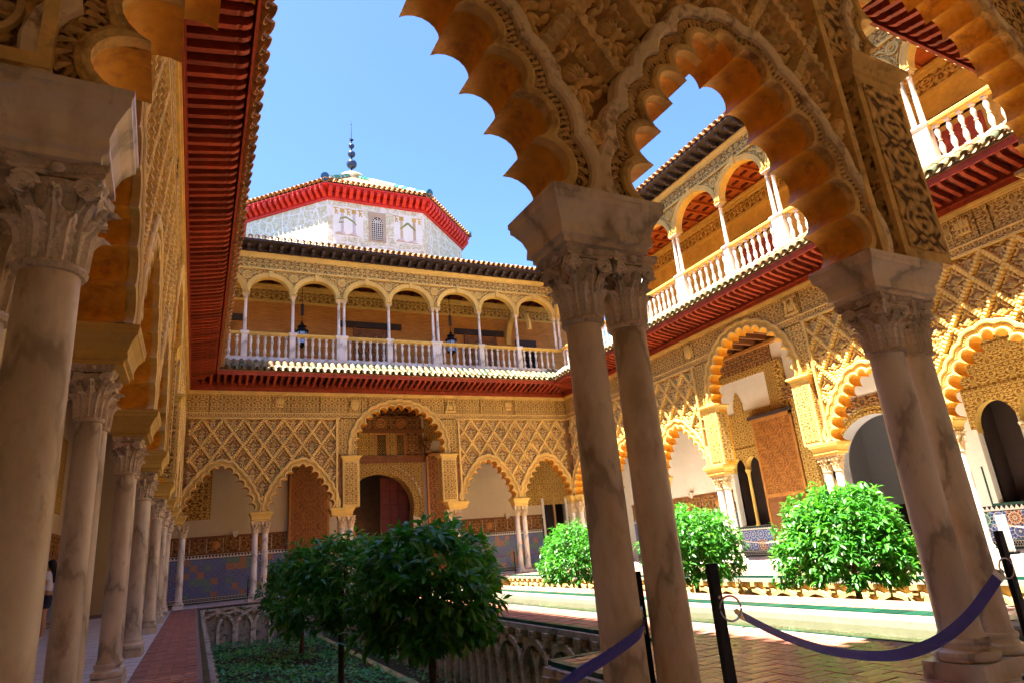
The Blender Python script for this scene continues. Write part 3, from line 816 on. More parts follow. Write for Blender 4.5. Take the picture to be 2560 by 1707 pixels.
# near arcade (foreground), seen close
x, y = nearxy(.185); column(x, y, 'big veined marble column with dark streaks at the left edge of the picture', .103, 'columns of the near arcade', True, (M_marg, M_capm), TH)
x, y = nearxy(-.10, .30); column(x, y, 'pale column cut off by the left picture edge, behind the big streaked column', .108, 'columns of the near arcade', True, (M_mar, M_capf), TH, caph=.5)
x, y = nearxy(2.645); column(x, y, 'left column of the tall brown marble pair in the centre foreground', .100, 'columns of the near arcade', True, (M_marg, M_capm), TH)
x, y = nearxy(2.958); column(x, y, 'right column of the tall brown marble pair in the centre foreground', .098, 'columns of the near arcade', True, (M_marg, M_capm), TH)
x, y = nearxy(5.385); column(x, y, 'left and thicker column of the marble pair in the right foreground', .118, 'columns of the near arcade', True, (M_mar, M_capm), TH)
x, y = nearxy(5.79); column(x, y, 'right and thinner column of the marble pair in the right foreground', .094, 'columns of the near arcade', True, (M_mar, M_capm), TH, plinth=.09)
for q_, u in enumerate((W-5.79, W-5.40, W-2.95, W-2.62)):
    x, y = nearxy(u); column(x, y, f'{ORD[q_]} marble column of the near arcade beyond the right picture edge', .11, 'columns of the near arcade', False, (M_mar, M_capm), TH)
# far arcade
FN = [('far left corner', None), ('first pair from the left', None), ('second pair from the left', None), ('third pair from the left', None), ('fourth pair from the left', None)]
fx = [(.33, 'slender white column at the far left corner of the courtyard')]
for i, xc in enumerate((A1, B1-.02, W-B1+.02, W-A1)):
    for sg, wd in ((-1, 'left'), (1, 'right')):
        fx.append((xc+sg*.165, f'slender white column, {wd} one of the {ORD[i]} pair from the left in the far arcade'))
fx.append((W-.20, 'pale column at the far right corner of the courtyard, left of the two there'))
for xx, lb in fx: column(xx, L, lb, .098, 'columns of the far arcade', False, (M_marw, M_capf), 0)
column(W-.05, L-.42, 'pale column at the far right corner of the courtyard, right of the two there', .098, 'columns of the far arcade', False, (M_marw, M_capf), 0)
# left arcade: pairs stand one behind the other along the wall
ly = [s3, 2*s3, Y1, Y2, Y2+s3, Y2+2*s3]
for i, yy in enumerate(ly):
    for sg, wd in ((-1, 'nearer'), (1, 'farther')):
        column(-.02, yy+sg*.165, f'grey white marble column, {wd} one of the {ORD[i]} pair along the left arcade', .086 if i == 0 else .092, 'columns of the left arcade', i < 2, (M_mar, M_capm), 0)
column(-.12, L-.30, 'grey marble column at the far end of the left arcade, in its corner', .1, 'columns of the left arcade', False, (M_mar, M_capf), 0)
# right arcade
for i, yy in enumerate([s3, 2*s3-.02, Y1+.05, Y2-.05, Y2+s3, Y2+2*s3]):
    for sg, wd in ((1, 'left'), (-1, 'right')):
        nm = ['sixth', 'fifth', 'fourth', 'third', 'second', 'first'][i]
        column(W, yy+sg*.165, f'white sunlit column, {wd} one of the {nm} pair from far corner in right arcade', .1, 'columns of the right arcade', False, (M_marw, M_capf), 0)

# ------------------------------------------------------------------ lower eaves: red brackets, boards and glazed tiles
def me_tile(r0, r1, ln, t=.014):
    """one curved clay tile along -y, mouth at y=0"""
    mb = MB(); n = 8; rs = []
    def ring(y, r):
        o = [(r*math.cos(PI*j/n), y, r*math.sin(PI*j/n)*.95) for j in range(n+1)]
        i = [((r-t)*math.cos(PI*j/n), y, (r-t)*math.sin(PI*j/n)*.95) for j in range(n, -1, -1)]
        return o+i
    mb.rings([ring(0, r0), ring(-ln, r1)], 0, True)
    return mb
def me_bracket(ln, h, w):
    mb = MB()
    pts = [(0, -h*.55), (0, h*.5), (ln, h*.5), (ln, h*.1), (ln-.02, -h*.15), (ln-.08, -h*.42), (ln-.13, -h*.5), (ln-.18, -h*.42), (ln-.21, -h*.5)]
    mb.prism([(p[0], p[1]) for p in pts], -w/2, w/2)
    mb.v = [(p[1], p[0], p[2]) for p in mb.v]
    return mb
TILE = MB.mesh(me_tile(.092, .078, .46), 'roof_tile', M_eavet, 50)
TILEO = MB.mesh(me_tile(.098, .084, .42), 'roof_tile', M_terr, 50)
TILEL = MB.mesh(me_tile(.125, .11, .44), 'roof_tile', M_terr, 50)
def eave(side, label, ulen, step=.236, tstep=.245, courses=2, u_lo=None, u_hi=None, tile=None, under=True):
    loc, rz = FRAME[side]
    root = thing('eave', label, 'eave', loc, rz)
    u_lo = .2 if u_lo is None else u_lo; u_hi = ulen-.2 if u_hi is None else u_hi
    OV, ZL = 1.13, 7.72
    mb = MB(); mb.box(u_lo, u_hi, .12, .275, ZS, 7.33); mb.box(u_lo, u_hi, .12, .30, 7.33, 7.36); mb.box(u_lo, u_hi, .12, .26, 7.36, 7.56); mb.obj('fascia', M_red, root)
    br = {}
    n = int((u_hi-u_lo)/step)
    for k in range(n):
        u = u_lo+step*(k+.5)
        lim = min(.80, u-.30, ulen-u-.30)
        if lim < .08: continue
        key = round(lim, 2)
        if key not in br: br[key] = me_bracket(key, .13, .085).mesh('bracket', M_red)
        link('bracket', br[key], root, (u+random.uniform(-.008, .008), .255, 7.50+random.uniform(-.006, .006)), (.16+random.uniform(-.012, .012), random.uniform(-.02, .02), random.uniform(-.012, .012)))
    # boarding over the brackets, mitred at the corners
    o = OV; so = MB()
    so.add([(u_lo, .2, 7.575), (u_hi, .2, 7.575), (ulen-o+.02, o-.05, 7.715), (o-.02, o-.05, 7.715), (u_lo, .2, 7.60), (u_hi, .2, 7.60), (ulen-o+.02, o-.05, 7.74), (o-.02, o-.05, 7.74)],
           [(0, 1, 2, 3), (4, 7, 6, 5), (3, 2, 6, 7), (0, 4, 5, 1), (0, 3, 7, 4), (1, 5, 6, 2)])
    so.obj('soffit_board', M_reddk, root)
    eb = MB(); eb.box(o-.03, ulen-o+.03, o-.06, o-.02, 7.60, 7.755); eb.obj('edge_board', M_red if under else M_terr, root)
    # tile bed then cover tiles
    sl = math.atan2(.62, .90)
    bed = MB(); bed.add([(o, o+.0, 7.76), (ulen-o, o+.0, 7.76), (ulen-.18, .18, 8.42), (.18, .18, 8.42), (o, o, 7.74), (ulen-o, o, 7.74)], [(0, 1, 2, 3), (4, 5, 1, 0)])
    nt = int((ulen-2*o)/tstep); ts = (ulen-2*o)/nt
    lips = MB()
    for k in range(nt):              # hollow channel tiles between the covers
        u = o+ts*(k+.5)
        src = me_tile(.095, .085, .5)
        Mx = Matrix.Translation((u, o+.09, 7.845)) @ Matrix.Rotation(-sl, 4, 'X') @ Matrix.Rotation(PI, 4, 'Y')
        place(src, Mx, lips)
    stuff(lips.obj('channel_tile', M_palet if tile is None else tile.materials[0], root)); bed.obj('tile_bed', M_terr, root)
    for k in range(nt+1):
        u = o+ts*k
        for c in range(courses):
            vv, zz = o+.12-.36*c*math.cos(sl), 7.815+.36*c*math.sin(sl)+.004*c
            if u-.1 < vv*1.0-.2 and c: pass
            if c and (u < vv*0+.18 or u > ulen-.18): continue
            link('roof_tile', tile or TILE, root, (u+random.uniform(-.006, .006), vv+random.uniform(-.012, .012), zz), (-sl+random.uniform(-.015, .015), 0, random.uniform(-.02, .02)))
    if courses > 1:                  # tiles filling the corner triangles on the way up
        for c in range(1, 3):
            for sg in (0, 1):
                for q in range(1, 4):
                    u = o-ts*q; vv = o+.12-.36*c*math.cos(sl)
                    if u > vv-.25: link('roof_tile', tile or TILE, root, (u if sg == 0 else ulen-u, vv, 7.815+.36*c*math.sin(sl)), (-sl, 0, 0))
    return root
eave('far', 'red bracketed eave with glazed tiles under the far balcony', W)
eave('right', 'red bracketed eave with pale tiles under the right balcony, seen from below', L, courses=2)
eave('left', 'long dark red bracketed eave running away at the left, rusty tiles along its edge', L, courses=1, tile=TILEL, tstep=.285)
eave('nearcourt', 'short stretch of red bracketed eave seen overhead through the yellow arch at top right', W, courses=1, tile=TILEO)

# ------------------------------------------------------------------ upper galleries
BAL_H = (8.57, 9.44)
def me_baluster():
    h = BAL_H[1]-BAL_H[0]-.03; mb = MB()
    mb.box(-.06, .06, -.06, .06, 0, .05); mb.box(-.055, .055, -.055, .055, h-.05, h)
    mb.lathe([(.035, .05), (.05, .06), (.03, .08), (.045, .13), (.062, .22), (.058, .28), (.035, .38), (.028, .425), (.045, .435), (.045, .455), (.028, .465), (.036, .52), (.056, .60), (.058, .66), (.04, .74), (.028, h-.07), (.045, h-.055), (.045, h-.05)], 12)
    return mb.mesh('baluster', M_marw)
BALU = None
def upper(side, label, blabel, ulen, sups, bay_n, mats, who):
    """gallery of round arches over a balustrade; sups [(u, 1|2)] single or twin columns"""
    global BALU
    loc, rz = FRAME[side]
    if BALU is None: BALU = me_baluster()
    # balustrade
    b = thing('balustrade', blabel, 'balustrade', loc, rz)
    m = MB(); m.box(.1, ulen-.1, -.10, .16, 8.42, 8.49); m.box(.1, ulen-.1, -.07, .13, 8.49, 8.58); m.obj('base_rail', M_marw, b)
    m = MB(); m.moulded(.1, ulen-.1, -.06, .11, [(0, 9.43), (.0, 9.46), (.03, 9.475), (.04, 9.52), (.04, 9.55), (.02, 9.56)]); m.obj('top_rail', M_stl, b)
    for i, (u, k) in enumerate(sups):
        w = .105 if k == 1 else .20
        if 0 < i < len(sups)-1:
            m = MB(); m.box(u-w, u+w, -.08, .145, 8.58, 9.43); m.moulded(u-w, u+w, -.08, .13, [(0, 9.43), (.03, 9.47), (.05, 9.53), (.05, 9.57), (.03, 9.585)]); m.obj('pedestal', M_marw, b)
        if i < len(sups)-1:
            u1, k1 = sups[i+1]; a0 = u+w; a1 = u1-(.105 if k1 == 1 else .20)
            n = bay_n
            for q in range(n): link('baluster', BALU, b, (a0+(a1-a0)*(q+.5)/n, .03, 8.58))
    # columns of the gallery: things standing on the rail
    zs = 11.15
    for i, (u, k) in enumerate(sups):
        for sg in ((0,) if k == 1 else (-.105, .105)):
            x, y, _ = fworld(side, u+sg, .02)
            which = '' if k == 1 else ('left of twin, ' if (sg > 0) == (side == 'far') else 'right of twin, ')
            pos = who(i)
            t = thing('gallery_column', f'thin white gallery column, {which}{pos}', 'column', (x, y, 9.58), rz, 'columns of the upper galleries')
            if 'gcol' not in SHMESH:
                c = MB(); c.lathe([(.085, 0), (.085, .03), (.065, .05), (.062, .08), (.058, .7), (.052, 1.3), (.06, 1.31)], 14); SHMESH['gcol'] = c.mesh('shaft', M_marw)
                c = MB(); c.lathe([(.055, 1.31), (.066, 1.32), (.055, 1.34), (.06, 1.40), (.085, 1.46), (.10, 1.475)], 12); c.box(-.11, .11, -.11, .11, 1.475, 1.51)
                for q in range(4):
                    a = q*PI/2+PI/4; place(volute_mb(.035, .014), Matrix.Rotation(a, 4, 'Z') @ Matrix.Translation((0, .10, 1.45)) @ Matrix.Rotation(PI/2, 4, 'Z'), c)
                SHMESH['gcap'] = c.mesh('capital', M_capf)
            link('shaft', SHMESH['gcol'], t); link('capital', SHMESH['gcap'], t)
    # arches wall
    root = thing('upper_arcade', label, 'upper arcade', loc, rz)
    edges = []
    for (u, k) in sups: edges.append((u, .115 if k == 1 else .22))
    out = [(sups[0][0]-.3, zs)]; bays = []
    for (a, wa), (c, wc) in zip(edges[:-1], edges[1:]):
        x0, x1 = a+wa, c-wc; r = (x1-x0)/2; cx = (x0+x1)/2; bays.append((cx, r))
        out.append((x0, zs)); N = 20
        for q in range(N+1):
            an = PI-PI*q/N; out.append((cx+r*math.cos(an), zs+.01+r*.90*math.sin(an)))
        out.append((x1, zs))
    out += [(sups[-1][0]+.3, zs), (sups[-1][0]+.3, 12.95), (sups[0][0]-.3, 12.95)]
    n = len(out); mb = MB(); tri = geometry.tessellate_polygon([[Vector((p[0], p[1], 0)) for p in out]])
    va, vz = .09, -.16
    f = [(p[0], va, p[1]) for p in out]; g = [(p[0], vz, p[1]) for p in out]
    mb.add(f, [tuple(t) for t in tri], 0); mb.add(g, [tuple(t) for t in tri], 1)
    mb.add(f+g, [(i, (i+1) % n, n+(i+1) % n, n+i) for i in range(n)], 1, True)
    mb.obj('spandrel_wall', [mats['carve'], mats['plain']], root, sharp=30)
    for (u, wd) in edges:            # little impost slabs
        m = MB(); m.moulded(u-wd+.01, u+wd-.01, vz, va+.02, [(-.01, 11.09), (-.01, 11.10), (.02, 11.12), (.03, 11.135), (.03, 11.15)]); m.obj('impost_slab', mats['mould'], root)
    for cx, r in bays:
        m = MB()
        prof = [(0, va-.02), (0, va+.03), (.05, va+.035), (.055, va+.05), (.13, va+.055), (.14, va+.075), (.17, va+.075), (.175, va-.02)]
        rs = []
        for q in range(25):
            an = PI-PI*q/24; rs.append([(cx+(r+d)*math.cos(an), v, zs+.01+(r+d)*.90*math.sin(an)+.1*d) for d, v in prof])
        m.rings(rs, 0, True, False, False, False); m.obj('archivolt', mats['mould'], root, sharp=35)
        kz = zs+r*.90; m = MB(); m.add([(cx-.05, va, kz-.02), (cx+.05, va, kz-.02), (cx+.08, va, kz+.24), (cx-.08, va, kz+.24), (cx-.05, va+.09, kz-.02), (cx+.05, va+.09, kz-.02), (cx+.08, va+.13, kz+.24), (cx-.08, va+.13, kz+.24)],
                                       [(0, 3, 2, 1), (4, 5, 6, 7), (0, 1, 5, 4), (1, 2, 6, 5), (2, 3, 7, 6), (3, 0, 4, 7)]); m.obj('keystone', mats['mould'], root)
    for u, wd in edges[1:-1]:        # roundels in the spandrels
        m = MB(); z = 11.86; n = 18
        for r0, h in ((.17, .05), (.12, .03), (.075, .055)):
            m.rings([[(u+r0*k*math.cos(2*PI*j/n), va+h*d, z+r0*k*math.sin(2*PI*j/n)) for j in range(n)] for k, d in ((1, 0), (1, 1), (.75, 1), (.72, .3))], 0, False)
        m.obj('roundel', mats['mould'], root)
        for sg in (-1, 1):           # scrolls beside them
            m = MB(); m.tube([(u+sg*.2, va+.02, z+.02), (u+sg*.3, va+.03, z+.12), (u+sg*.42, va+.03, z+.14), (u+sg*.45, va+.02, z+.2)], [.02, .03, .025, .01], 5); m.tube([(u+sg*.1, va+.02, z-.2), (u+sg*.04, va+.025, z-.32), (u, va+.02, z-.42)], [.025, .02, .012], 5); m.obj('scroll', mats['mould'], root)
    x0, x1 = sups[0][0]-.3, sups[-1][0]+.3
    m = MB(); m.box(x0, x1, va-.02, va+.06, 12.13, 12.20); m.obj('string_course', mats['mould'], root)
    u = x0; k = 0
    while u < x1-.1:
        e = min(u+(.62, .86, .5)[k % 3], x1); m = MB(); m.box(u+.008, e-.008, va-.02, va+.025+.006*(k % 2), 12.21, 12.63); m.obj('frieze_panel', mats['frieze'], root); u = e; k += 1
    m = MB(); m.moulded(x0, x1, va-.1, va+.05, [(0, 12.63), (.02, 12.66), (.02, 12.70), (.07, 12.76), (.08, 12.82)]); m.obj('cornice', mats['mould'], root)
    return root
def upper_eave(side, label, ulen, dark=M_dkw, step=.40, tiles=True):
    loc, rz = FRAME[side]
    root = thing('roof_eave', label, 'roof eave', loc, rz)
    o = .78
    m = MB(); m.box(.1, ulen-.1, .0, .20, 12.82, 13.0); m.box(.1, ulen-.1, .0, .24, 12.82, 12.85); m.obj('wall_board', dark, root)
    m = MB(); m.add([(.15, .15, 12.99), (ulen-.15, .15, 12.99), (ulen-o, o, 13.04), (o, o, 13.04), (.15, .15, 13.02), (ulen-.15, .15, 13.02), (ulen-o, o, 13.10), (o, o, 13.10)], [(0, 1, 2, 3), (4, 7, 6, 5), (3, 2, 6, 7), (0, 4, 5, 1), (0, 3, 7, 4), (1, 5, 6, 2)]); m.obj('soffit_board', dark, root)
    bm_ = MB()
    pts = [(0, -.12), (0, .06), (.44, .06), (.44, .0), (.40, -.06), (.30, -.06), (.26, -.11), (.14, -.10)]
    bm_.prism(pts, -.055, .055); bm_.v = [(p[1], p[0], p[2]) for p in bm_.v]
    me = bm_.mesh('corbel', dark)
    for k in range(int((ulen-.8)/step)+1):
        u = .45+step*k
        if u > ulen-.4: break
        link('corbel', me, root, (u, .19, 12.93))
    nt = int((ulen-2*o)/.24); ts = (ulen-2*o)/nt
    if tiles:
        for k in range(nt+1): link('roof_tile', TILEO, root, (o+ts*k, o+.08, 13.14+random.uniform(-.008, .008)), (-.42, 0, random.uniform(-.03, .03)))
        ch = MB()
        for k in range(nt): place(me_tile(.095, .085, .4), Matrix.Translation((o+ts*(k+.5), o+.05, 13.19)) @ Matrix.Rotation(-.42, 4, 'X') @ Matrix.Rotation(PI, 4, 'Y'), ch)
        stuff(ch.obj('channel_tile', M_terr, root))
    m = MB(); m.add([(o, o, 13.12), (ulen-o, o, 13.12), (ulen+2.9, -2.9, 14.7), (-2.9, -2.9, 14.7), (ulen+2.9, -3.1, 13.0), (-2.9, -3.1, 13.0)], [(0, 1, 2, 3), (3, 2, 4, 5)]); m.obj('roof_slope', M_rterr, root)
    return root
UM = dict(carve=M_carf, plain=M_stl, mould=M_stl, frieze=M_car)
fs = [(.10, 1), (1.965, 1), (3.691, 1), (5.567, 2), (7.514, 1), (9.556, 2), (11.609, 1), (13.459, 1), (15.45, 1)]
fs_u = sorted([(W-x, k) for x, k in fs])
upper('far', 'upper gallery of seven round arches facing us under the far roof', 'white marble balustrade of the far upper gallery', W, fs_u, 6, UM,
      lambda i: f'{ORD[len(fs_u)-1-i]} support from left on far balustrade')
rs_u = [(.3, 1), (2.45, 1), (4.6, 2), (6.77, 1), (8.9, 2), (11.0, 1), (13.3, 2), (15.45, 1), (17.6, 2), (19.75, 1), (22.0, 1)]
upper('right', 'upper gallery of round arches on the right seen steeply from below through the foreground arch', 'sunlit white balustrade of the right upper gallery', L, rs_u, 7, UM,
      lambda i: f'{ORD[len(rs_u)-1-i]} support from far corner on right balustrade')
upper_eave('far', 'dark corbelled roof edge with ochre tiles above the far upper gallery', W)
upper_eave('right', 'dark corbelled roof edge with ochre tiles above the right upper gallery', L)
# upper walls of the wings whose court faces the photo does not show: they cast the shade
for side, ul, lb, z0 in (('left', L, 'upper storey wall above the long left eave', 7.9), ('nearcourt', W, 'upper storey wall above the foreground arcade', 7.9)):
    t = thing('upper_wall', lb, 'wall', *FRAME[side]); m = MB(); m.box(.16, ul-.16, -.2, .1, z0, 12.82); m.obj('plaster_face', M_st, t)
    upper_eave(side, 'roof edge over ' + lb.replace('upper storey wall ', 'the wall '), ul, tiles=True)
# ------------------------------------------------------------------ ground, paths, pool, sunken gardens
GX0, GX1 = .95, 5.22             # left sunken garden
PX0, PX1 = 6.33, 7.40            # pool
RX0, RX1 = 8.80, 11.72           # right sunken garden
GZ = -1.25
GY0, GY1 = 3.2, 21.1
m = MB(); m.box(-60, 80, -60, 90, -1.6, -1.45); struct(m.obj('ground', M_soil))
def slab(name, rects, z0, z1, mat):
    m = MB()
    for x0, x1, y0, y1 in rects: m.box(x0, x1, y0, y1, z0, z1)
    return struct(m.obj(name, mat))
# gallery floors of marble slabs
gf = slab('gallery_floor', [(-3.2, .16, -5, L+3), (W-.16, W+3, -5, L+3), (.16, W-.16, -5, .12), (.16, 3.80, .12, .42), (.16, W-.16, L-.16, L+3)], -.30, -.012, M_mort)
slabm = {}
def paving(parent, x0, x1, y0, y1, sx, sy, z, mat, name='slab', gap=.006):
    nx, ny = max(1, round((x1-x0)/sx)), max(1, round((y1-y0)/sy)); sx, sy = (x1-x0)/nx, (y1-y0)/ny
    k = (name, round(sx, 3), round(sy, 3), mat.name)
    if k not in slabm:
        mb = MB(); mb.box(-sx/2+gap/2, sx/2-gap/2, -sy/2+gap/2, sy/2-gap/2, -.03, 0, top=(.003, .003)); slabm[k] = mb.mesh(name, mat)
    for i in range(nx):
        for j in range(ny): link(name, slabm[k], parent, (x0+sx*(i+.5), y0+sy*(j+.5), z+random.uniform(-.001, .001)))
paving(gf, -3.0, .16, -4.0, L, .79, .93, 0, M_floor)
paving(gf, .165, 3.80, -4.0, .41, .91, 1.1, 0, M_floor); paving(gf, 3.80, 8.0, -4.0, .125, 1.05, 1.03, 0, M_floor); paving(gf, 8.0, W-.16, -4.0, .125, 1.5, 1.4, 0, M_floor)
paving(gf, .16, W-.16, L-.16, L+2.7, .765, .95, 0, M_floor)
paving(gf, W-.16, W+2.7, .13, L-.17, .95, 1.0, 0, M_floor)
# core under the walks
slab('court_base', [(.15, GX0-.12, .10, L-.15), (GX0-.12, W-.15, GY1+.12, L-.15), (GX1+.12, PX0-.06, GY0-.12, GY1+.12), (3.95, PX0-.06, .10, GY0-.12), (7.72, RX0-.12, .1, GY1+.12), (RX1+.12, W-.15, .1, GY1+.12), (RX0-.12, RX1+.12, .1, 1.5), (PX0-.06, 7.72, .1, .58)], -1.45, -.035, M_mort)
slab('pool_floor', [(PX0-.02, PX1+.02, .5, GY1)], -.62, -.50, M_pool)
# brick paths in herringbone
BW = .135
bk = {}
for o_, (a, b) in (('h', (2*BW, BW)), ('v', (BW, 2*BW))):
    mb = MB(); mb.box(-a/2+.003, a/2-.003, -b/2+.003, b/2-.003, -.03, 0, top=(.002, .002)); bk[o_] = mb
bkm = {k: v.mesh('brick', M_pav) for k, v in bk.items()}
bed = slab('mortar_bed', [(.16, GX0-.05, .12, L-.17), (GX0-.05, W-.16, GY1+.05, L-.17), (GX1+.06, PX0-.05, GY0-.05, GY1), (3.89, PX0-.05, .12, GY0), (8.06, RX0, .62, GY1), (RX1+.06, W-.16, .12, GY1)], -.034, -.0045, M_mort)
path = struct(bpy.data.objects.new('brick_path', None)); COL.objects.link(path)
camp = Vector((.75, -2.78))
cand = []
ang = math.radians(0)
def herring(x0, x1, y0, y1):
    nx = int((x1-x0)/BW)+2; ny = int((y1-y0)/BW)+2
    for i in range(-1, nx):
        for j in range(-1, ny):
            t = (i-j) % 4
            if t == 0: c = (x0+(i+1)*BW, y0+(j+.5)*BW, 'h')
            elif t == 3: c = (x0+(i+.5)*BW, y0+(j+1)*BW, 'v')
            else: continue
            a, b = (BW, BW/2) if c[2] == 'h' else (BW/2, BW)
            if c[0]-a < x0-.001 or c[0]+a > x1+.001 or c[1]-b < y0-.001 or c[1]+b > y1+.001: continue
            cand.append(c)
herring(3.90, PX0-.06, .14, GY0+.10); herring(GX1+.07, PX0-.06, GY0+.10, 20.9); herring(.17, GX0-.06, 2.6, 20.9); herring(8.06, RX0-.02, .65, 20.9)
herring(GX0, W-.2, GY1+.07, L-.19)
cand.sort(key=lambda c: (Vector(c[:2])-camp).length - (3 if 3.8 < c[0] < PX0 and c[1] < 4.5 else 0))
for c in cand[:290]: link('brick', bkm[c[2]], path, (c[0], c[1], random.uniform(-.002, .002)), (random.uniform(-.006, .006), random.uniform(-.006, .006), random.uniform(-.01, .01)))
bricks = MB()
for i, c in enumerate(cand[290:]):
    place(bk[c[2]], Matrix.Translation((c[0], c[1], random.uniform(-.002, .002))), bricks)
# colour the far bricks by face groups through three tints
far_b = MB(); far_b.v, far_b.f, far_b.s = bricks.v, bricks.f, bricks.s
far_b.m = []
for i in range(len(bricks.f)//6): far_b.m += [random.randrange(3)]*6
TINT = [m_plain(f'paver_tint', c, .45, .3, 6, .2, 30) for c in ((.42, .16, .115), (.49, .20, .145), (.38, .14, .10))]
o = far_b.obj('brick_field', TINT, path); stuff(o)
# right hand walk of pale slabs
rw = struct(bpy.data.objects.new('pale_path', None)); COL.objects.link(rw)
M_pslab = m_plain('pale_stone_slab', (.27, .20, .13), .6, .15, 3, .2, 18, objvar=.15)
paving(rw, RX1+.10, W-.18, .2, 21.0, .62, .62, 0, M_pslab)
# green glazed tile edging and white coping
edge = thing('tile_edging', 'green glazed tile edging round the sunken gardens and the pool', 'tile edging')
def run(x0, y0, x1, y1, w, ln=.26, z=.004, mat=M_green):
    d = Vector((x1-x0, y1-y0)); n = max(1, round(d.length/ln)); a = math.atan2(d.y, d.x); ln = d.length/n
    k = ('edge', round(ln, 3), round(w, 3), mat.name)
    if k not in slabm:
        mb = MB(); mb.box(-ln/2+.003, ln/2-.003, -w/2, w/2, -.10, 0, top=(.004, .004)); slabm[k] = mb.mesh('glazed_tile', mat)
    for i in range(n):
        p = Vector((x0, y0))+d*(i+.5)/n; link('glazed_tile', slabm[k], edge, (p.x, p.y, z), (0, 0, a))
run(GX0-.02, 1.6, GX0-.02, GY1+.04, .07, .45); run(GX0+.02, GY1+.02, GX1, GY1+.02, .07, .45)
run(GX1+.02, GY0+.05, GX1+.02, GY1, .09, .34); run(3.83, GY0+.0, GX1-.03, GY0+.0, .10, .3); run(3.86, .2, 3.86, GY0-.05, .10, .3)
run(7.895, .65, 7.895, 21.0, .31, .29); run(PX0-.03, .65, PX0-.03, 21.0, .045, .6)
run(RX1+.05, 1.7, RX1+.05, GY1, .10, .40)
cp = thing('pool_coping', 'white stone coping along the far side of the pool', 'coping')
m = MB(); m.box(PX1-.005, 7.735, .6, 21.0, -.50, -.012, 0); m.obj('kerb', M_coping, cp)
m = MB(); m.box(PX1+.02, 7.70, .62, 20.98, -.012, .003, 0, top=(.006, .006)); m.obj('coping_stone', M_coping, cp)
m = MB(); m.box(PX0-.06, PX0, .6, 21.0, -.5, -.10); m.obj('near_kerb', M_coping, cp)
m = MB(); m.add([(PX0, .6, -.085), (PX1, .6, -.085), (PX1, 21, -.085), (PX0, 21, -.085)], [(0, 1, 2, 3)]); w_ = m.obj('water', M_water); struct(w_)
# garden floors
gl = slab('garden_soil', [(GX0-.3, GX1+.2, -.5, GY1+.2), (RX0-.2, RX1+.2, 1.2, GY1+.2)], GZ-.2, GZ, M_soil)
m = MB(); m.box(4.45, 4.62, 3.4, 20.8, GZ, GZ+.05); m.obj('edging_strip', M_gsun, gl)
# interlaced arch walls of the sunken gardens
def arc_rib(R, sp, th, dp, z0):
    """one semicircular rib with legs, standing in the x-z plane, face towards -y"""
    mb = MB(); rs = []
    pts = [(-R, z0)]+[(-R, sp)]+[(-R*math.cos(a), sp+R*1.02*math.sin(a)) for a in np.linspace(0, PI, 15)[1:-1]]+[(R, sp), (R, z0)]
    for i, p in enumerate(pts):
        a = np.array(pts[max(i-1, 0)]); b = np.array(pts[min(i+1, len(pts)-1)]); d = (b-a)/np.hypot(*(b-a)); n = np.array([-d[1], d[0]])
        w = th*(1+.10*math.sin(i*2.3)); q = np.array(p)
        rs.append([(*(q-n*w/2),), (*(q+n*w/2),)])
        o, e = q-n*w/2, q+n*w/2
        rs[-1] = [(o[0], 0, o[1]), (o[0], -dp, o[1]), (e[0], -dp, e[1]), (e[0], 0, e[1])]
    mb.rings(rs, 0, False); return mb
def garden_wall(label, ox, oy, rz, length, pitch, wallm, ribm, top=-.06, close=False):
    t = thing('garden_wall', label, 'garden wall', (ox, oy, 0), rz)
    m = MB(); m.box(0, length, 0, .28, GZ-.1, top-.05); m.obj('masonry', wallm, t)
    m = MB(); m.box(0, length, -.09, .28, top-.05, top+.02, top=(0, .01)); m.obj('coping', M_coping if wallm is M_gsun else M_gwall, t)
    n = int(length/pitch); sp = top-.62
    r1 = arc_rib(pitch, sp, .085, .10, GZ-.05).mesh('blind_arch', ribm); r2_ = arc_rib(pitch, sp, .085, .07, GZ-.05).mesh('blind_arch', ribm)
    cb = MB(); cb.box(-.07, .07, -.12, 0, top-.14, top-.05); cb.box(-.045, .045, -.10, 0, top-.22, top-.13); cm = cb.mesh('corbel', ribm)
    for k in range(1, n):
        x = k*length/n
        if k < n: link('blind_arch', r1 if k % 2 else r2_, t, (x, -.001*(k % 3), 0))
    for k in range(n+1): link('corbel', cm, t, (min(max(k*length/n, .1), length-.1), 0, 0))
    return t
garden_wall('far wall of the left sunken garden with grey interlaced pointed arches', GX1, GY1, PI*0+0, .01, 1, M_gwall, M_grib) if False else None
def gw(label, p0, p1, wallm, ribm, pitch=.52):
    """wall from p0 to p1 with its face on the left of that direction reversed (towards the garden)"""
    d = Vector((p1[0]-p0[0], p1[1]-p0[1])); return garden_wall(label, p0[0], p0[1], math.atan2(d.y, d.x), d.length, pitch, wallm, ribm)
gw('grey mossy garden wall of interlaced pointed arches at the far end of the left garden', (GX0, GY1), (GX1, GY1), M_gwall, M_grib, .50)
gw('mossy garden wall of interlaced arches below the brick walk, right side of the left garden', (GX1, GY1), (GX1, GY0), M_gwall, M_grib, .42)
gw('short garden wall under the near brick terrace corner', (GX1, GY0), (3.83, GY0), M_gwall, M_grib, .46)
gw('garden wall under the terrace edge by the navy strap', (3.83, GY0), (3.83, -.4), M_gwall, M_grib, .46)
gw('left garden wall below the narrow brick walk', (GX0, -.4), (GX0, GY1), M_gwall, M_grib, .50)
gw('sunlit ochre garden wall of interlaced arches behind the right orange trees', (RX1, GY1), (RX1, 1.6), M_gsun, M_gsun, .40)
gw('sunlit garden wall at the far end of the right garden', (RX0, GY1), (RX1, GY1), M_gsun, M_gsun, .40)
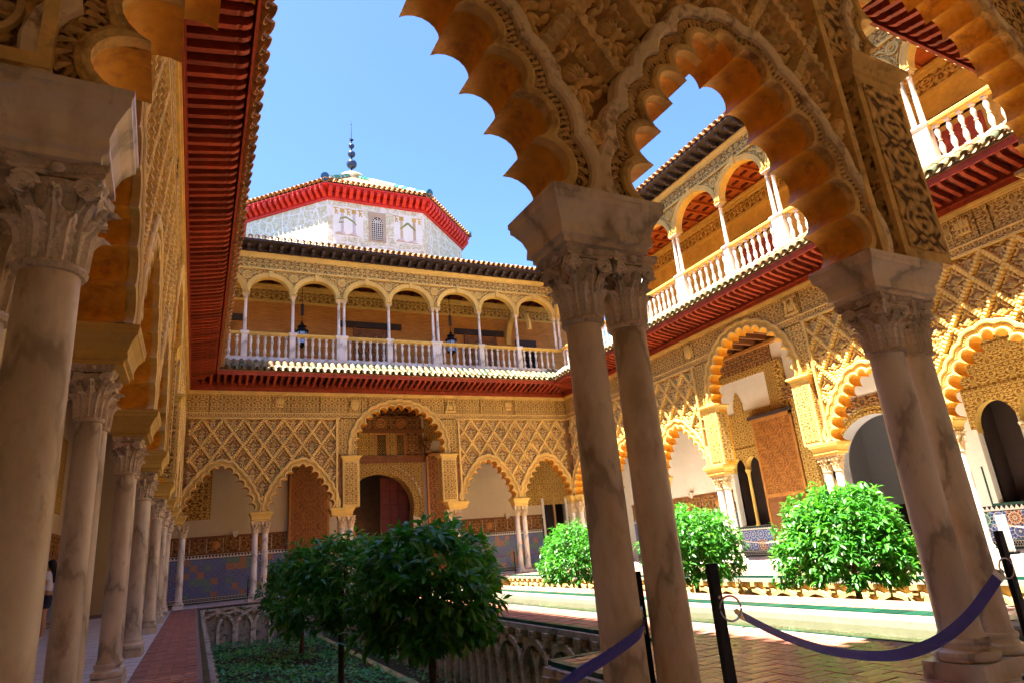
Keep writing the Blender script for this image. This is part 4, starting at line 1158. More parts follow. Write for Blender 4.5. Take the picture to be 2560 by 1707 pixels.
gw('garden wall below the brick strip beside the pool', (RX0, 1.6), (RX0, GY1), M_gsun, M_gsun, .40)

# ------------------------------------------------------------------ gallery rooms behind the arcades
D = 2.7
def dado(root, side_u, v, z1=1.68, zz=True, mat=M_mos, frieze=True):
    """tile dado with its stepped crest and carved frieze; side_u [(u0,u1)]; wall face at depth v"""
    for u0, u1 in side_u:
        m = MB(); m.box(u0, u1, v-.02, v+.015, .20, z1-.14); m.obj('mosaic_dado', mat, root)
        m = MB(); m.box(u0, u1, v-.02, v+.022, 0, .05); m.box(u0, u1, v-.02, v+.02, .19, .205); m.obj('skirting', M_green, root)
        m = MB(); m.box(u0, u1, v-.02, v+.012, .05, .19); m.box(u0, u1, v-.02, v+.012, z1-.14, z1); m.obj('white_border', M_white, root)
        if zz:
            m = MB(); n = int((u1-u0)/.11)
            for k in range(n):
                x = u0+(k+.5)*(u1-u0)/n; w = (u1-u0)/n*.46
                m.add([(x-w, v+.014, z1-.015), (x+w, v+.014, z1-.015), (x, v+.014, z1-.11)], [(0, 2, 1)])
                for r_ in range(2): m.add([(x-w*.8+r_*w, v+.014, .07), (x+r_*w, v+.014, .07), (x+r_*w, v+.014, .12), (x-w*.8+r_*w, v+.014, .12)], [(0, 1, 2, 3)]); m.add([(x-w*.3+r_*w, v+.0145, .125), (x+w*.5+r_*w, v+.0145, .125), (x+w*.5+r_*w, v+.0145, .17), (x-w*.3+r_*w, v+.0145, .17)], [(0, 1, 2, 3)])
            m.box(u0, u1, v-.02, v+.016, z1-.155, z1-.135)
            stuff(m.obj('zigzag_trim', M_black, root))
        if frieze:
            m = MB(); m.box(u0, u1, v-.02, v+.03, z1, z1+.06); m.box(u0, u1, v-.02, v+.035, z1+.58, z1+.66); m.obj('frieze_moulding', M_brw, root)
            n = max(1, int((u1-u0)/.55))
            for k in range(n):
                a, b = u0+(u1-u0)*k/n, u0+(u1-u0)*(k+1)/n
                m = MB(); m.box(a+.02, b-.02, v-.02, v+.022+.006*(k % 2), z1+.06, z1+.58)
                if k % 3 == 1: m.dome((a+b)/2, z1+.32, .17, .17, .05, v+.02, 0, 12, 1)
                m.obj('frieze_plaque', [M_cwood, M_strap], root)
def star_door(root, u0, u1, z0, z1, v, pitch=.82, name='door_leaf', low=1.15, mats=(M_brw, M_strap)):
    m = MB(); m.box(u0, u1, v-.03, v+.05, z0, z1); d = m.obj(name, mats[0], root)
    m = MB(); w = .05
    for a, b, c, e in ((u0, u0+.09, z0, z1), (u1-.09, u1, z0, z1), (u0, u1, z1-.12, z1), (u0, u1, z0, z0+.12), (u0, u1, z0+low, z0+low+.12)):
        m.box(a, b, v+.05, v+.075, c, e)
    m.obj('rail', mats[1], d)
    m = MB(); y0, y1 = v+.05, v+.068
    def bar(p, q, w=.022):
        p, q = np.array(p), np.array(q); t = (q-p)/np.hypot(*(q-p)); n = np.array([-t[1], t[0]])*w/2
        lo = np.array([u0+.09, z0+low+.12]); hi = np.array([u1-.09, z1-.12])
        f = [k/12 for k in range(13) if np.all(p+(q-p)*k/12 >= lo) and np.all(p+(q-p)*k/12 <= hi)]
        if len(f) < 2: return
        p, q = p+(q-p)*f[0], p+(q-p)*f[-1]
        c = [p-n, q-n, q+n, p+n]; m.add([(k[0], y0, k[1]) for k in c]+[(k[0], y1, k[1]) for k in c], [(4, 5, 6, 7), (0, 1, 5, 4), (1, 2, 6, 5), (2, 3, 7, 6), (3, 0, 4, 7)])
    cu = (u0+u1)/2; zc0 = z1-.12-pitch*.5
    for i in (-1, 0, 1):
        for j in range(0, 6):
            c = np.array([cu+i*pitch, zc0-j*pitch+(pitch/2 if i else 0)])
            n = 12; R = pitch*.56
            for k in range(n):
                a = 2*PI*k/n; e = np.array([math.cos(a), math.sin(a)]); a2 = a+PI/n; e2 = np.array([math.cos(a2), math.sin(a2)]); a3 = a+2*PI/n; e3 = np.array([math.cos(a3), math.sin(a3)])
                bar(c+e*R*.12, c+e*R*.98, .016); bar(c+e*R*.42, c+e2*R*.60); bar(c+e2*R*.60, c+e3*R*.42); bar(c+e2*R*.60, c+e2*R*.86); bar(c+e*R*.98, c+e2*R*.86); bar(c+e2*R*.86, c+e3*R*.98)
    stuff(m.obj('star_strapwork', mats[1], d))
    m = MB()
    for k in range(60): 
        uu, z = u0+.15+random.random()*(u1-u0-.3), z0+low+.2+random.random()*(z1-z0-low-.4)
        m.dome(uu, z, .02, .02, .012, v+.05, 0, 6)
    stuff(m.obj('boss', M_dkw, d))
    return d
def sconce(root, u, v, z):
    m = MB(); m.moulded(u-.10, u+.10, v, v+.12, [(-.05, z-.16), (-.04, z-.10), (-.01, z-.05), (0, z-.04), (0, z), (.02, z+.015), (.02, z+.05)])
    for k in (-1, 0, 1): m.tube([(u+k*.06, v+.13, z-.12), (u+k*.07, v+.15, z-.03)], .016, 5)
    m.obj('stone_bracket', M_marw, root)
def ajimez(root, u0, u1, z0, z1, v, colm=M_marw):
    """twin arched window with a middle colonnette, set in a deep dark reveal"""
    w = MB(); w.box(u0, u1, v-.95, v-.90, z0, z1); w.box(u0-.05, u0, v-.9, v-.2, z0, z1); w.box(u1, u1+.05, v-.9, v-.2, z0, z1); w.box(u0, u1, v-.9, v-.2, z1, z1+.05); f = w.obj('window_recess', M_dkw, root)
    um = (u0+u1)/2; r = (u1-u0)/4-.02
    m = MB(); zs_ = z1-r*1.5
    out = [(u0-.12, zs_), (u0+.0, zs_)]
    for c in (u0+(u1-u0)/4, u1-(u1-u0)/4):
        out += [(c-r*math.cos(a), zs_+.02+r*1.25*math.sin(a)) for a in np.linspace(-.2, PI+.2, 17)]
    out += [(u1, zs_), (u1+.12, zs_), (u1+.12, z1+.25), (u0-.12, z1+.25)]
    tri = geometry.tessellate_polygon([[Vector((p[0], p[1], 0)) for p in out]]); n = len(out)
    a_ = [(p[0], v+.03, p[1]) for p in out]; b_ = [(p[0], v-.2, p[1]) for p in out]
    m.add(a_, [tuple(t) for t in tri]); m.add(a_+b_, [(i, (i+1) % n, n+(i+1) % n, n+i) for i in range(n)], 1); m.obj('arched_head', [M_carf, M_stl], root)
    m = MB(); m.lathe([(.085, z0), (.085, z0+.05), (.06, z0+.09), (.052, zs_-.22), (.06, zs_-.20), (.055, zs_-.17), (.10, zs_-.05), (.11, zs_)], 14, (um, v-.06)); m.obj('colonnette', colm, root)
    for a, b in ((u0-.12, u0), (u1, u1+.12)): m = MB(); m.box(a, b, v-.28, v+.02, z0, zs_); m.obj('jamb', M_white, root)
    m = MB(); m.box(u0-.14, u1+.14, v-.28, v+.03, z0-.06, z0); m.box(u0-.16, u0-.12, v-.02, v+.03, z0-.06, z0+.9); m.box(u1+.12, u1+.16, v-.02, v+.03, z0-.06, z0+.9); m.obj('green_sill', M_green, root)
# ---- far gallery back wall (u runs right to left)
loc, rz = FRAME['far']
fb = thing('gallery_wall', 'back wall of the far gallery with mosaic dado, doors and a great dark archway', 'gallery wall', loc, rz)
X = lambda x: W-x
V = -D
out = [(X(W+2.7), 0), (X(9.09), 0)]; pr = 1.38; pc = 7.71; pz = 3.06
out += [(X(pc+pr*1.0), 0), ] ; out = [(X(W+2.7), 0), (X(pc+pr), 0)]
out += [(X(pc+pr*math.cos(a)*1.03), pz+pr*1.03*math.sin(a)) for a in np.linspace(-.25, PI+.25, 33)]
out += [(X(pc-pr), 0), (X(-3), 0), (X(-3), 7.4), (X(W+2.7), 7.4)]
m = MB(); tri = geometry.tessellate_polygon([[Vector((p[0], p[1], 0)) for p in out]]); n = len(out)
wh = [(X(16.55)-.10, 1.2), (X(15.42)+.10, 1.2), (X(15.42)+.10, 3.6), (X(16.55)-.10, 3.6)]
tri = geometry.tessellate_polygon([[Vector((p[0], p[1], 0)) for p in out], [Vector((p[0], p[1], 0)) for p in wh]])
a_ = [(p[0], V, p[1]) for p in out]; b_ = [(p[0], V-.6, p[1]) for p in out]
m.add(a_+[(p[0], V, p[1]) for p in wh], [tuple(t) for t in tri], 0); m.add(a_+b_, [(i, (i+1) % n, n+(i+1) % n, n+i) for i in range(n)], 1, True); m.obj('wall', [M_cream, M_carf], fb, sharp=25)
dado(fb, [(X(3.96), X(-.6)), (X(15.30), X(11.05))], V)
rs = []
for q in range(41):
    a = -.3+(PI+.6)*q/40
    rs.append([(X(pc+(pr*1.03+d)*math.cos(a)), v_, pz+(pr*1.03+d)*math.sin(a)) for d, v_ in ((0, V-.05), (0, V+.02), (.03, V+.045), (.06, V+.03), (.26, V+.03), (.28, V+.06), (.34, V+.06), (.35, V))])
m = MB(); m.rings(rs, 0, True, False, False, False); m.obj('door_archivolt', M_carf, fb, sharp=35)
for x0, x1 in ((5.9, pc-pr*1.03-.33), (pc+pr*1.03+.33, 9.60)):
    m = MB(); m.box(X(x1), X(x0), V-.02, V+.025, 0, 4.90); m.obj('carved_jamb', M_carf, fb)
m = MB()
N = 24
for k in range(N):
    x0, x1 = pc-1.75+3.5*k/N, pc-1.75+3.5*(k+1)/N; dx = min(abs(x0-pc), abs(x1-pc)); R = pr*1.03+.34
    zz = pz+math.sqrt(max(R*R-dx*dx, 0)) if dx < R else pz-.3
    m.box(X(x1), X(x0), V-.02, V+.02, zz, 4.9)
m.obj('arch_spandrel', M_carf, fb)
m = MB(); m.box(X(9.7), X(5.8), V-.02, V+.07, 4.90, 5.03); m.box(X(9.7), X(5.8), V-.02, V+.10, 5.03, 5.20); m.obj('timber_beam', M_brw, fb)
m = MB(); m.box(X(9.7), X(5.8), V-.02, V+.09, 6.20, 6.38); m.box(X(9.5), X(6.2), V-.02, V+.15, 6.86, 6.95); m.obj('timber_beam', M_brw, fb)
for x0, x1, mt in ((6.0, 6.65, M_cwood), (6.72, 7.40, M_carf), (8.05, 8.38, M_carf), (8.85, 9.62, M_cwood), (7.42, 7.52, M_carf)):
    m = MB(); m.box(X(x1), X(x0), V-.02, V+.03, 5.20, 6.20); m.obj('carved_panel', mt, fb)
m = MB(); m.box(X(9.6), X(6.0), V-.02, V+.06, 6.38, 6.86); m.obj('carved_frieze', M_cwood, fb)
for x in (6.85, 7.75, 8.65):
    m = MB(); n = 16
    for r0, r1, h in ((.21, .15, .05), (.10, .04, .05)):
        m.rings([[(X(x)+r*math.cos(2*PI*j/n), V+.06+hh_, 6.62+r*math.sin(2*PI*j/n)) for j in range(n)] for r, hh_ in ((r0, 0), (r0, h), (r1, h), (r1, 0))], 0, False, True, False, False)
    m.obj('rosette', M_strap, fb)
for x0, x1 in ((7.54, 8.02), (8.42, 8.82)):      # lattice windows over the door
    m = MB(); m.box(X(x1), X(x0), V-.02, V+.012, 5.24, 6.17); w_ = m.obj('lattice_window', M_black, fb)
    m = MB()
    for k in range(-9, 10):
        for sg in (-1, 1):
            cx = (x0+x1)/2+k*.085; pts = []
            for z in np.linspace(5.26, 6.10, 22):
                x = cx+sg*(z-5.68)*.8
                if x0+.03 < x < x1-.03: pts.append((X(x), V+.02, z))
            if len(pts) > 2: m.tube([pts[0], pts[-1]], .009, 4)
    m.obj('grille', M_carf, w_)
    m = MB()
    for a, b in ((x0-.02, x0+.04), (x1-.04, x1+.02)): m.box(X(b), X(a), V-.02, V+.05, 5.22, 6.18)
    m.box(X(x1), X(x0), V-.02, V+.05, 6.12, 6.19); m.obj('frame', M_strap, w_)
star_door(fb, X(5.55), X(3.99), .02, 5.15, V+.10, .86)
star_door(fb, X(11.0), X(9.70), .02, 5.25, V+.16, .86)
for xx in (9.78, 3.98):
    m = MB(); m.box(X(xx)-.12, X(xx)+.12, V, V+.35, 5.27, 5.40); m.moulded(X(xx)-.1, X(xx)+.1, V, V+.22, [(-.02, 5.40), (0, 5.46), (.03, 5.55), (.05, 5.66), (.08, 5.72), (.10, 5.74), (.10, 5.80)]); m.obj('pivot_bracket', M_cwood, fb)
m = MB(); m.box(X(11.2), X(9.72), V-.02, V+.02, 5.85, 7.25); m.box(X(5.75), X(4.6), V-.02, V+.02, 5.3, 7.25); m.obj('carved_field', M_carf, fb)
m = MB(); m.box(X(9.7), X(5.8), V-.02, V+.018, 6.96, 7.3); m.obj('carved_crest', M_cwood, fb)
m = MB(); m.box(X(1.18), X(.10), V-.02, V+.03, 2.95, 4.85); m.obj('carved_plaque', M_carf, fb)
m = MB(); m.box(X(1.10), X(.2), V+.03, V+.05, 3.05, 4.75); m.obj('plaque_field', M_ncar, fb)
m = MB(); m.box(X(1.7), X(-.4), V-.02, V+.04, 6.2, 6.6); m.obj('carved_band', M_carf, fb)
sconce(fb, X(2.08), V, 2.42); sconce(fb, X(13.47), V, 2.40)
m = MB(); m.box(X(17.2), X(14.3), V-.02, V+.02, 2.76, 5.2); m.obj('carved_plaster_field', M_carf, fb)
ajimez(fb, X(16.55), X(15.42), 1.26, 3.45, V+.03, M_terr)
# the dim hall beyond the archway
hall = thing('hall_interior', 'dark red hung hall seen through the great far archway', 'room', loc, rz)
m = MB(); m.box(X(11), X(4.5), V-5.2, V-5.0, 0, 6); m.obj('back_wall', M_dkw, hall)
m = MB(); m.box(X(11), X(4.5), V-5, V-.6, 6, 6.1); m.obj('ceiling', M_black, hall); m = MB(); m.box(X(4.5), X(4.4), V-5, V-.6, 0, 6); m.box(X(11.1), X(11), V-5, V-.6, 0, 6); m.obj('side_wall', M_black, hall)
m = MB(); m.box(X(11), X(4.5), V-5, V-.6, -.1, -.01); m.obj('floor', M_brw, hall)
m = MB(); m.box(X(9.25), X(8.0), V-1.3, V-1.24, .02, 4.4); dd = m.obj('open_door_leaf', M_maroon, hall)
m = MB()
for k in range(7): m.box(X(9.2), X(8.05), V-1.24, V-1.22, .2+k*.6, .26+k*.6)
for k in range(4): m.box(X(9.2)+k*.37, X(9.2)+k*.37+.05, V-1.24, V-1.22, .05, 4.3)
m.obj('rail', M_maroon, dd)
rs = []
m = MB()
rs = [[(X(6.9+.75*math.cos(a)*k), V-4.95, 1.9+.75*math.sin(a)*k) for k in (1, 1.18)] for a in np.linspace(0, PI, 17)]
m.rings(rs, 0, False, False, False, False); m.obj('inner_arch', M_cwood, hall)
lampo = thing('wall_lamp', 'lit bowl lamp glowing low down in the dark far archway', 'lamp', *FRAME['far'])
m = MB(); m.lathe([(.02, 1.30), (.16, 1.36), (.22, 1.46), (.21, 1.47), (.1, 1.40)], 14, (X(6.55), V-4.6)); m.obj('bowl', M_gold, lampo)
mm = bpy.data.materials.new('lamp_glow'); mm.use_nodes = True; mm.node_tree.nodes['Principled BSDF'].inputs['Emission Color'].default_value = (1, .5, .12, 1); mm.node_tree.nodes['Principled BSDF'].inputs['Emission Strength'].default_value = 14
m = MB(); m.lathe([(.03, 1.42), (.12, 1.45), (.10, 1.50), (.02, 1.52)], 10, (X(6.55), V-4.6)); m.obj('bulb', mm, lampo)
pl = bpy.data.lights.new('lamp_light', 'POINT'); pl.energy = 9; pl.color = (1, .55, .2); pl.shadow_soft_size = .1
plo = bpy.data.objects.new('lamp_light', pl); COL.objects.link(plo); plo.parent = lampo; plo.location = (X(6.55), V-4.55, 1.75)
m = MB(); m.box(X(7.2), X(5.95), V-5.0, V-4.96, .02, 1.9); m.obj('lit_niche', M_carf, hall)
# ---- right gallery back wall (u = Y)
loc, rz = FRAME['right']
rb = thing('gallery_wall', 'back wall of the right gallery with carved plaster, great wooden door and arched windows', 'gallery wall', loc, rz)
out = [(-3, 0), (8.05, 0)]
ac, arr, az = 9.55, 1.45, 2.35
out += [(8.10, 0)]+[(ac-arr*math.cos(a), az+arr*1.02*math.sin(a)) for a in np.linspace(0, PI, 25)]+[(11.0, 0), (L+2.7, 0), (L+2.7, 7.4), (-3, 7.4)]
m = MB(); tri = geometry.tessellate_polygon([[Vector((p[0], p[1], 0)) for p in out]]); n = len(out)
whs = [[(a-.08, b), (c+.08, b), (c+.08, d), (a-.08, d)] for a, b, c, d in ((13.98, .96, 15.36, 3.6), (4.75, 1.02, 6.80, 3.7))]
tri = geometry.tessellate_polygon([[Vector((p[0], p[1], 0)) for p in q] for q in [out]+whs])
a_ = [(p[0], V, p[1]) for p in out]; b_ = [(p[0], V-.5, p[1]) for p in out]
m.add(a_+[(p[0], V, p[1]) for w_ in whs for p in w_], [tuple(t) for t in tri], 0); m.add(a_+b_, [(i, (i+1) % n, n+(i+1) % n, n+i) for i in range(n)], 1, True); m.obj('wall', [M_white, M_grey], rb, sharp=25)
dado(rb, [(15.55, 21.9)], V, 1.66); dado(rb, [(13.97, 15.55), (11.05, 12.10)], V, 1.02, True, M_mosb, False); dado(rb, [(3.2, 7.9)], V, 1.02, True, M_mosb, False)
def cutp(name, u0, u1, z0, z1, mt, d=.03): m = MB(); m.box(u0, u1, V-.02, V+d, z0, z1); return m.obj(name, mt, rb)
cutp('carved_field', 13.95, 15.7, 3.66, 4.55, M_carf); cutp('carved_band', 13.05, 16.4, 4.55, 4.92, M_carf, .04)
m = MB(); pts = [(14.05+.35*s_*k, 4.92+z) for s_, k, z in ((-1, .62, 0), (-1, .62, .35), (-1, .45, .42), (-1, .45, .52), (-1, .25, .58), (-1, .25, .66), (0, 0, .78), (1, .25, .66), (1, .25, .58), (1, .45, .52), (1, .45, .42), (1, .62, .35), (1, .62, 0))]; m.prism([(p[0]+.5, p[1]) for p in pts], V, V+.035); m.obj('stepped_finial', M_carf, rb)
cutp('carved_band', 12.2, 16.6, 6.12, 6.35, M_carf, .04); cutp('strapwork_panel', 12.6, 16.6, 6.35, 6.95, M_cwood, .06); cutp('timber_beam', 11.8, 16.6, 6.95, 7.06, M_strap, .14); cutp('carved_frieze', 11.8, 16.6, 7.06, 7.35, M_cwood, .05)
cutp('inscription_strip', 12.62, 13.02, 4.5, 6.35, M_band, .05); cutp('carved_strip', 12.2, 12.6, 4.62, 6.35, M_car, .07)
star_door(rb, 12.18, 13.92, .02, 4.55, V+.10, .60, low=1.85, mats=(M_brw, M_strap))
m = MB(); m.box(12.1, 14.0, V+.06, V+.26, 4.55, 4.66); m.obj('door_lintel', M_dkw, rb)
m = MB()
for a, b in ((12.3, 13.0), (13.1, 13.8)): m.box(a, b, V+.15, V+.175, .2, 1.75); m.box(a+.1, b-.1, V+.175, V+.185, .35, 1.6)
m.obj('door_panel', M_brw, rb)
cutp('carved_field', 10.5, 11.8, 5.3, 7.3, M_carf, .02); cutp('door_jamb', 11.6, 12.12, 0, 4.9, M_carf, .16); cutp('bracket', 11.7, 12.2, 4.9, 5.3, M_cwood, .3)
ajimez(rb, 13.98, 15.36, 1.0, 3.42, V+.03, M_stl)
ajimez(rb, 4.75, 6.80, 1.06, 3.6, V+.03, M_marg)
cutp('carved_field', 3.3, 7.6, 3.86, 6.6, M_carf, .03); cutp('carved_band', 3.2, 7.7, 4.6, 4.85, M_band, .05); cutp('carved_band', 3.2, 7.7, 6.2, 6.45, M_band, .05)
rs = [[(ac-(arr+d)*math.cos(a), v_, az+(arr+d)*1.02*math.sin(a)) for d, v_ in ((0, V), (0, V+.05), (.09, V+.06), (.10, V+.03), (.24, V+.03), (.25, V))] for a in np.linspace(-.1, PI+.1, 29)]
m = MB(); m.rings(rs, 0, True, False, False, False); m.obj('door_archivolt', M_carf, rb, sharp=35)
for u0, u1 in ((7.75, 8.08), (11.02, 11.5)): cutp('carved_jamb', u0, u1, 0, 4.4, M_carf)
m = MB()
for k in range(20):
    x0, x1 = 7.75+3.6*k/20, 7.75+3.6*(k+1)/20; dx = min(abs(x0-ac), abs(x1-ac)); R = arr+.26
    m.box(x0, x1, V-.02, V+.02, az+1.02*math.sqrt(max(R*R-dx*dx, 0)), 4.4)
m.obj('arch_spandrel', M_cwood, rb)
sconce(rb, 17.77, V, 2.40)
hall2 = thing('side_room', 'dim grey plastered room seen through the arch on the right', 'room', loc, rz)
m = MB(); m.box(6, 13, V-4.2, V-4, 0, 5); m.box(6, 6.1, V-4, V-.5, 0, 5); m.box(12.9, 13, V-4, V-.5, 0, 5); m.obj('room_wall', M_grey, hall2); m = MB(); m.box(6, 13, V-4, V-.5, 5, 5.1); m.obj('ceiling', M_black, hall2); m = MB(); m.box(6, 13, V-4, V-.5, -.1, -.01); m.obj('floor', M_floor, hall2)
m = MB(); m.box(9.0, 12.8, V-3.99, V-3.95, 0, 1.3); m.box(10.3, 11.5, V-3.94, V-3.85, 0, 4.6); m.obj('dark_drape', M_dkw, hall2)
# ---- left and near gallery back walls
loc, rz = FRAME['left']
lb_ = thing('gallery_wall', 'cream back wall of the left gallery with iron brackets and mosaic dado', 'gallery wall', loc, rz)
m = MB(); m.box(-.6, L+5, V-.3, V, 0, 7.4); m.obj('wall', M_cream, lb_)
dado(lb_, [(.2, L-1)], V, 1.72)
m = MB(); m.box(3.2, 4.4, V-.02, V+.03, 2.9, 4.9); m.box(9.6, 10.8, V-.02, V+.03, 2.6, 4.6); m.obj('carved_plaque', M_carf, lb_)
for u, z in ((8.6, 5.3), (9.0, 4.5), (9.3, 3.7)):
    m = MB(); m.tube([(u, V, z), (u, V+.3, z+.02), (u, V+.42, z+.05)], .02, 6); m.tube([(u-.12, V+.30, z), (u, V+.34, z+.02), (u+.12, V+.30, z)], .014, 5); m.obj('iron_bracket', M_metal, lb_)
sconce(lb_, 8.6, V, 2.45)
loc, rz = FRAME['nearcourt']
nb = thing('gallery_wall', 'back wall of the near gallery behind the viewer', 'gallery wall', loc, rz)
m = MB(); m.box(-3, W+3, -4.3, -4.0, 0, 7.4); m.obj('wall', M_white, nb)
ew = thing('end_wall', 'unseen cream wall added to keep sun out of the far gallery at its left end', 'wall', (-3.0, L-.3, 0)); m = MB(); m.box(-.3, 0, 0, 3.2, 0, 7.4); m.box(-.3, 0, -23, 0, 7.4, 13); m.obj('plaster_face', M_cream, ew)  # unseen wall added to keep stray sun out of the galleries
# gallery ceilings of timber; unseen near and left ones whitened to bounce light
for side, ul, u0, u1, d in (('far', W, -3, W+3, 2.7), ('right', L, -.3, L+.2, 2.7), ('left', L, -.3, L+.2, 2.7), ('nearcourt', W, -3, W+3, 4.0)):
    t = thing('gallery_ceiling', f'{"unseen light-bouncing white" if side in ("nearcourt", "left") else "dark timber"} beamed ceiling of the {side.replace("court", "")} lower gallery', 'ceiling', *FRAME[side])
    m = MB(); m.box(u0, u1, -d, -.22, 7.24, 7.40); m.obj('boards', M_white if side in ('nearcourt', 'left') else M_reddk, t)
    bmz = MB(); bmz.box(-.06, .06, -d, -.22, 7.10, 7.24); me = bmz.mesh('beam', M_white if side in ('nearcourt', 'left') else M_brw)
    k = u0+.3
    while k < u1-.2: link('beam', me, t, (k, 0, 0)); k += .55
# ---- upper gallery rooms
for side, ul in (('far', W), ('right', L)):
    t = thing('upper_gallery_wall', f'ochre brick back wall of the {side} upper gallery with carved plaster frieze', 'gallery wall', *FRAME[side])
    u0, u1 = (-2.9, ul+2.9) if side == 'far' else (-3, ul-.2)
    m = MB(); m.box(u0, u1, -3.0, -2.8, 8.3, 13.0); m.obj('brick_wall', M_wbr if side == 'far' else M_st, t)
    m = MB(); m.box(u0, u1, -2.81, -2.72, 11.92, 12.02); m.box(u0, u1, -2.81, -2.68, 12.50, 12.62); m.box(u0, u1, -2.81, -2.64, 12.62, 12.72); m.obj('plaster_moulding', M_stl, t)
    m = MB(); m.box(u0, u1, -2.81, -2.76, 12.02, 12.50); m.obj('carved_frieze', M_car, t)
    m = MB(); m.box(u0, u1, -2.8, -.16, 12.84, 12.95); m.obj('ceiling_boards', M_orw if side == 'right' else M_reddk, t)
    m = MB(); m.box(u0, u1, -3, .05, 8.30, 8.40); m.obj('floor', M_terr, t)
    cf = MB(); cf.box(-.16, .16, -.05, .05, 0, .06, top=(.02, .012)); cme = cf.mesh('coffer', M_reddk)
    bb = MB(); bb.box(-.05, .05, -2.8, -.16, 12.74, 12.84); bme = bb.mesh('beam', M_orw if side == 'right' else M_reddk)
    k = u0+.4; q = 0
    while k < u1-.3:
        link('beam', bme, t, (k, 0, 0))
        if side == 'right' and k > 5:
            for w in range(5): link('coffer', cme, t, (k+.3, -.45-.45*w-.2*(q % 2), 12.78))
        k += .62; q += 1
    if side == 'far':
        for xl, xr, lint in ((6.65, 8.25, (6.0, 8.85)), (12.0, 13.7, (11.5, 14.1)), (.6, 1.5, (.1, 2.0))):
            m = MB(); m.box(X(xr), X(xl), -2.82, -2.74, 8.4, 10.95); dd = m.obj('door', M_brw, t)
            m = MB(); n = 4 if xr-xl > 1.2 else 2
            for k in range(n):
                for r_ in range(4): a = X(xr)+.1+(xr-xl-.2)*k/n; m.box(a+.05, a+(xr-xl-.2)/n-.05, -2.74, -2.71, 8.5+r_*.58, 8.98+r_*.58, top=(.04, 0))
            m.obj('door_panel', M_cwood, dd)
            m = MB(); m.box(X(xr)-.02, X(xr)+.1, -2.8, -2.70, 8.4, 11.0); m.box(X(xl)-.1, X(xl)+.02, -2.8, -2.70, 8.4, 11.0); m.obj('frame', M_brw, dd)
            m = MB(); m.box(X(lint[1]), X(lint[0]), -2.82, -2.70, 11.0, 11.28); m.obj('lintel', M_dkw, t)
        m = MB(); pts = []
        rs = [[(X(14.2), -.3-1.2+(1.15+d)*math.cos(a), 10.6+(1.25+d)*math.sin(a)) for d in (0, .12, .25)]+[(X(14.45), -.3-1.2+1.15*math.cos(a), 10.6+1.25*math.sin(a))] for a in np.linspace(0, PI, 21)]
        m.rings([[r[3], r[0], r[1], r[2]] for r in rs], 0, True, False, False, False); m.obj('cross_arch', M_stl, t)
        m = MB(); m.box(X(15.9), X(14.75), -2.82, -2.72, 8.5, 10.9); wdw = m.obj('window', M_dkw, t)
        m = MB(); m.box(X(15.7), X(14.95), -2.72, -2.70, 9.3, 10.3); m.obj('pane', M_black, wdw)
        m = MB()
        for k in range(5): m.box(X(15.7)+k*.18, X(15.7)+k*.18+.02, -2.70, -2.66, 9.3, 10.3)
        for k in range(4): m.box(X(15.7), X(14.95), -2.70, -2.67, 9.35+k*.28, 9.37+k*.28)
        m.obj('grille', M_metal, wdw)
    else:
        for u in (5.4, 12.2):
            m = MB(); m.box(u-.9, u+.9, -2.82, -2.74, 8.4, 10.7); dd = m.obj('door', M_red, t)
            m = MB()
            for k in range(12): m.box(u-1.1+k*.2, u-1.08+k*.2, -2.55, -2.5, 10.75, 11.1)
            for z in (10.75, 11.08): m.box(u-1.1, u+1.12, -2.56, -2.49, z, z+.03)
            for k in (0, 11): m.box(u-1.1+k*.2, u-1.08+k*.2, -2.8, -2.5, 11.05, 11.1)
            m.obj('iron_canopy', M_metal, dd)
# ------------------------------------------------------------------ octagonal tower with red eave
SD = 4.775; FY = 25.37; CX = 7.952; CYT = FY+SD*1.2071
tw = thing('octagonal_tower', 'pale painted octagonal tower with bright red eave and tiled roof above the far gallery', 'tower', (CX, CYT, 0))
AP = SD*1.2071
def oct_(r_in, z): R = r_in/math.cos(PI/8); return [(R*math.cos(PI/8+k*PI/4), R*math.sin(PI/8+k*PI/4), z) for k in range(8)]
for k in range(8):
    p0, p1 = oct_(AP, 0)[k], oct_(AP, 0)[(k+1) % 8]
    m = MB(); m.add([(p0[0], p0[1], 12.5), (p1[0], p1[1], 12.5), (p1[0], p1[1], 18), (p0[0], p0[1], 18)], [(0, 1, 2, 3)]); m.obj('wall_face', M_tow, tw)
EO = .46
m = MB(); m.rings([oct_(AP+.05, 17.62), oct_(AP+.05, 18.02), oct_(AP-.1, 18.02)], 0, False, True, False, False); m.rings([oct_(AP+.10, 17.60), oct_(AP+.10, 17.68), oct_(AP-.02, 17.68), oct_(AP-.02, 17.60), oct_(AP+.10, 17.60)], 0, False, True, False, False); m.obj('red_fascia', M_redl, tw)
m = MB(); m.rings([oct_(AP-.1, 18.02), oct_(AP+EO, 18.20), oct_(AP+EO, 18.28), oct_(AP-.1, 18.12)], 0, False, True, False, False); m.obj('red_soffit', M_redl, tw)
bk_ = MB(); bk_.prism([(0, -.30), (0, .0), (EO-.04, .16), (EO-.04, .02), (EO-.12, -.10), (EO-.20, -.14), (.14, -.26)], -.085, .085); bk_.v = [(p[1], p[0], p[2]) for p in bk_.v]; bkm_ = bk_.mesh('bracket', M_redl)
tl = MB.mesh(me_tile(.115, .10, .5), 'roof_tile', M_terr, 50)
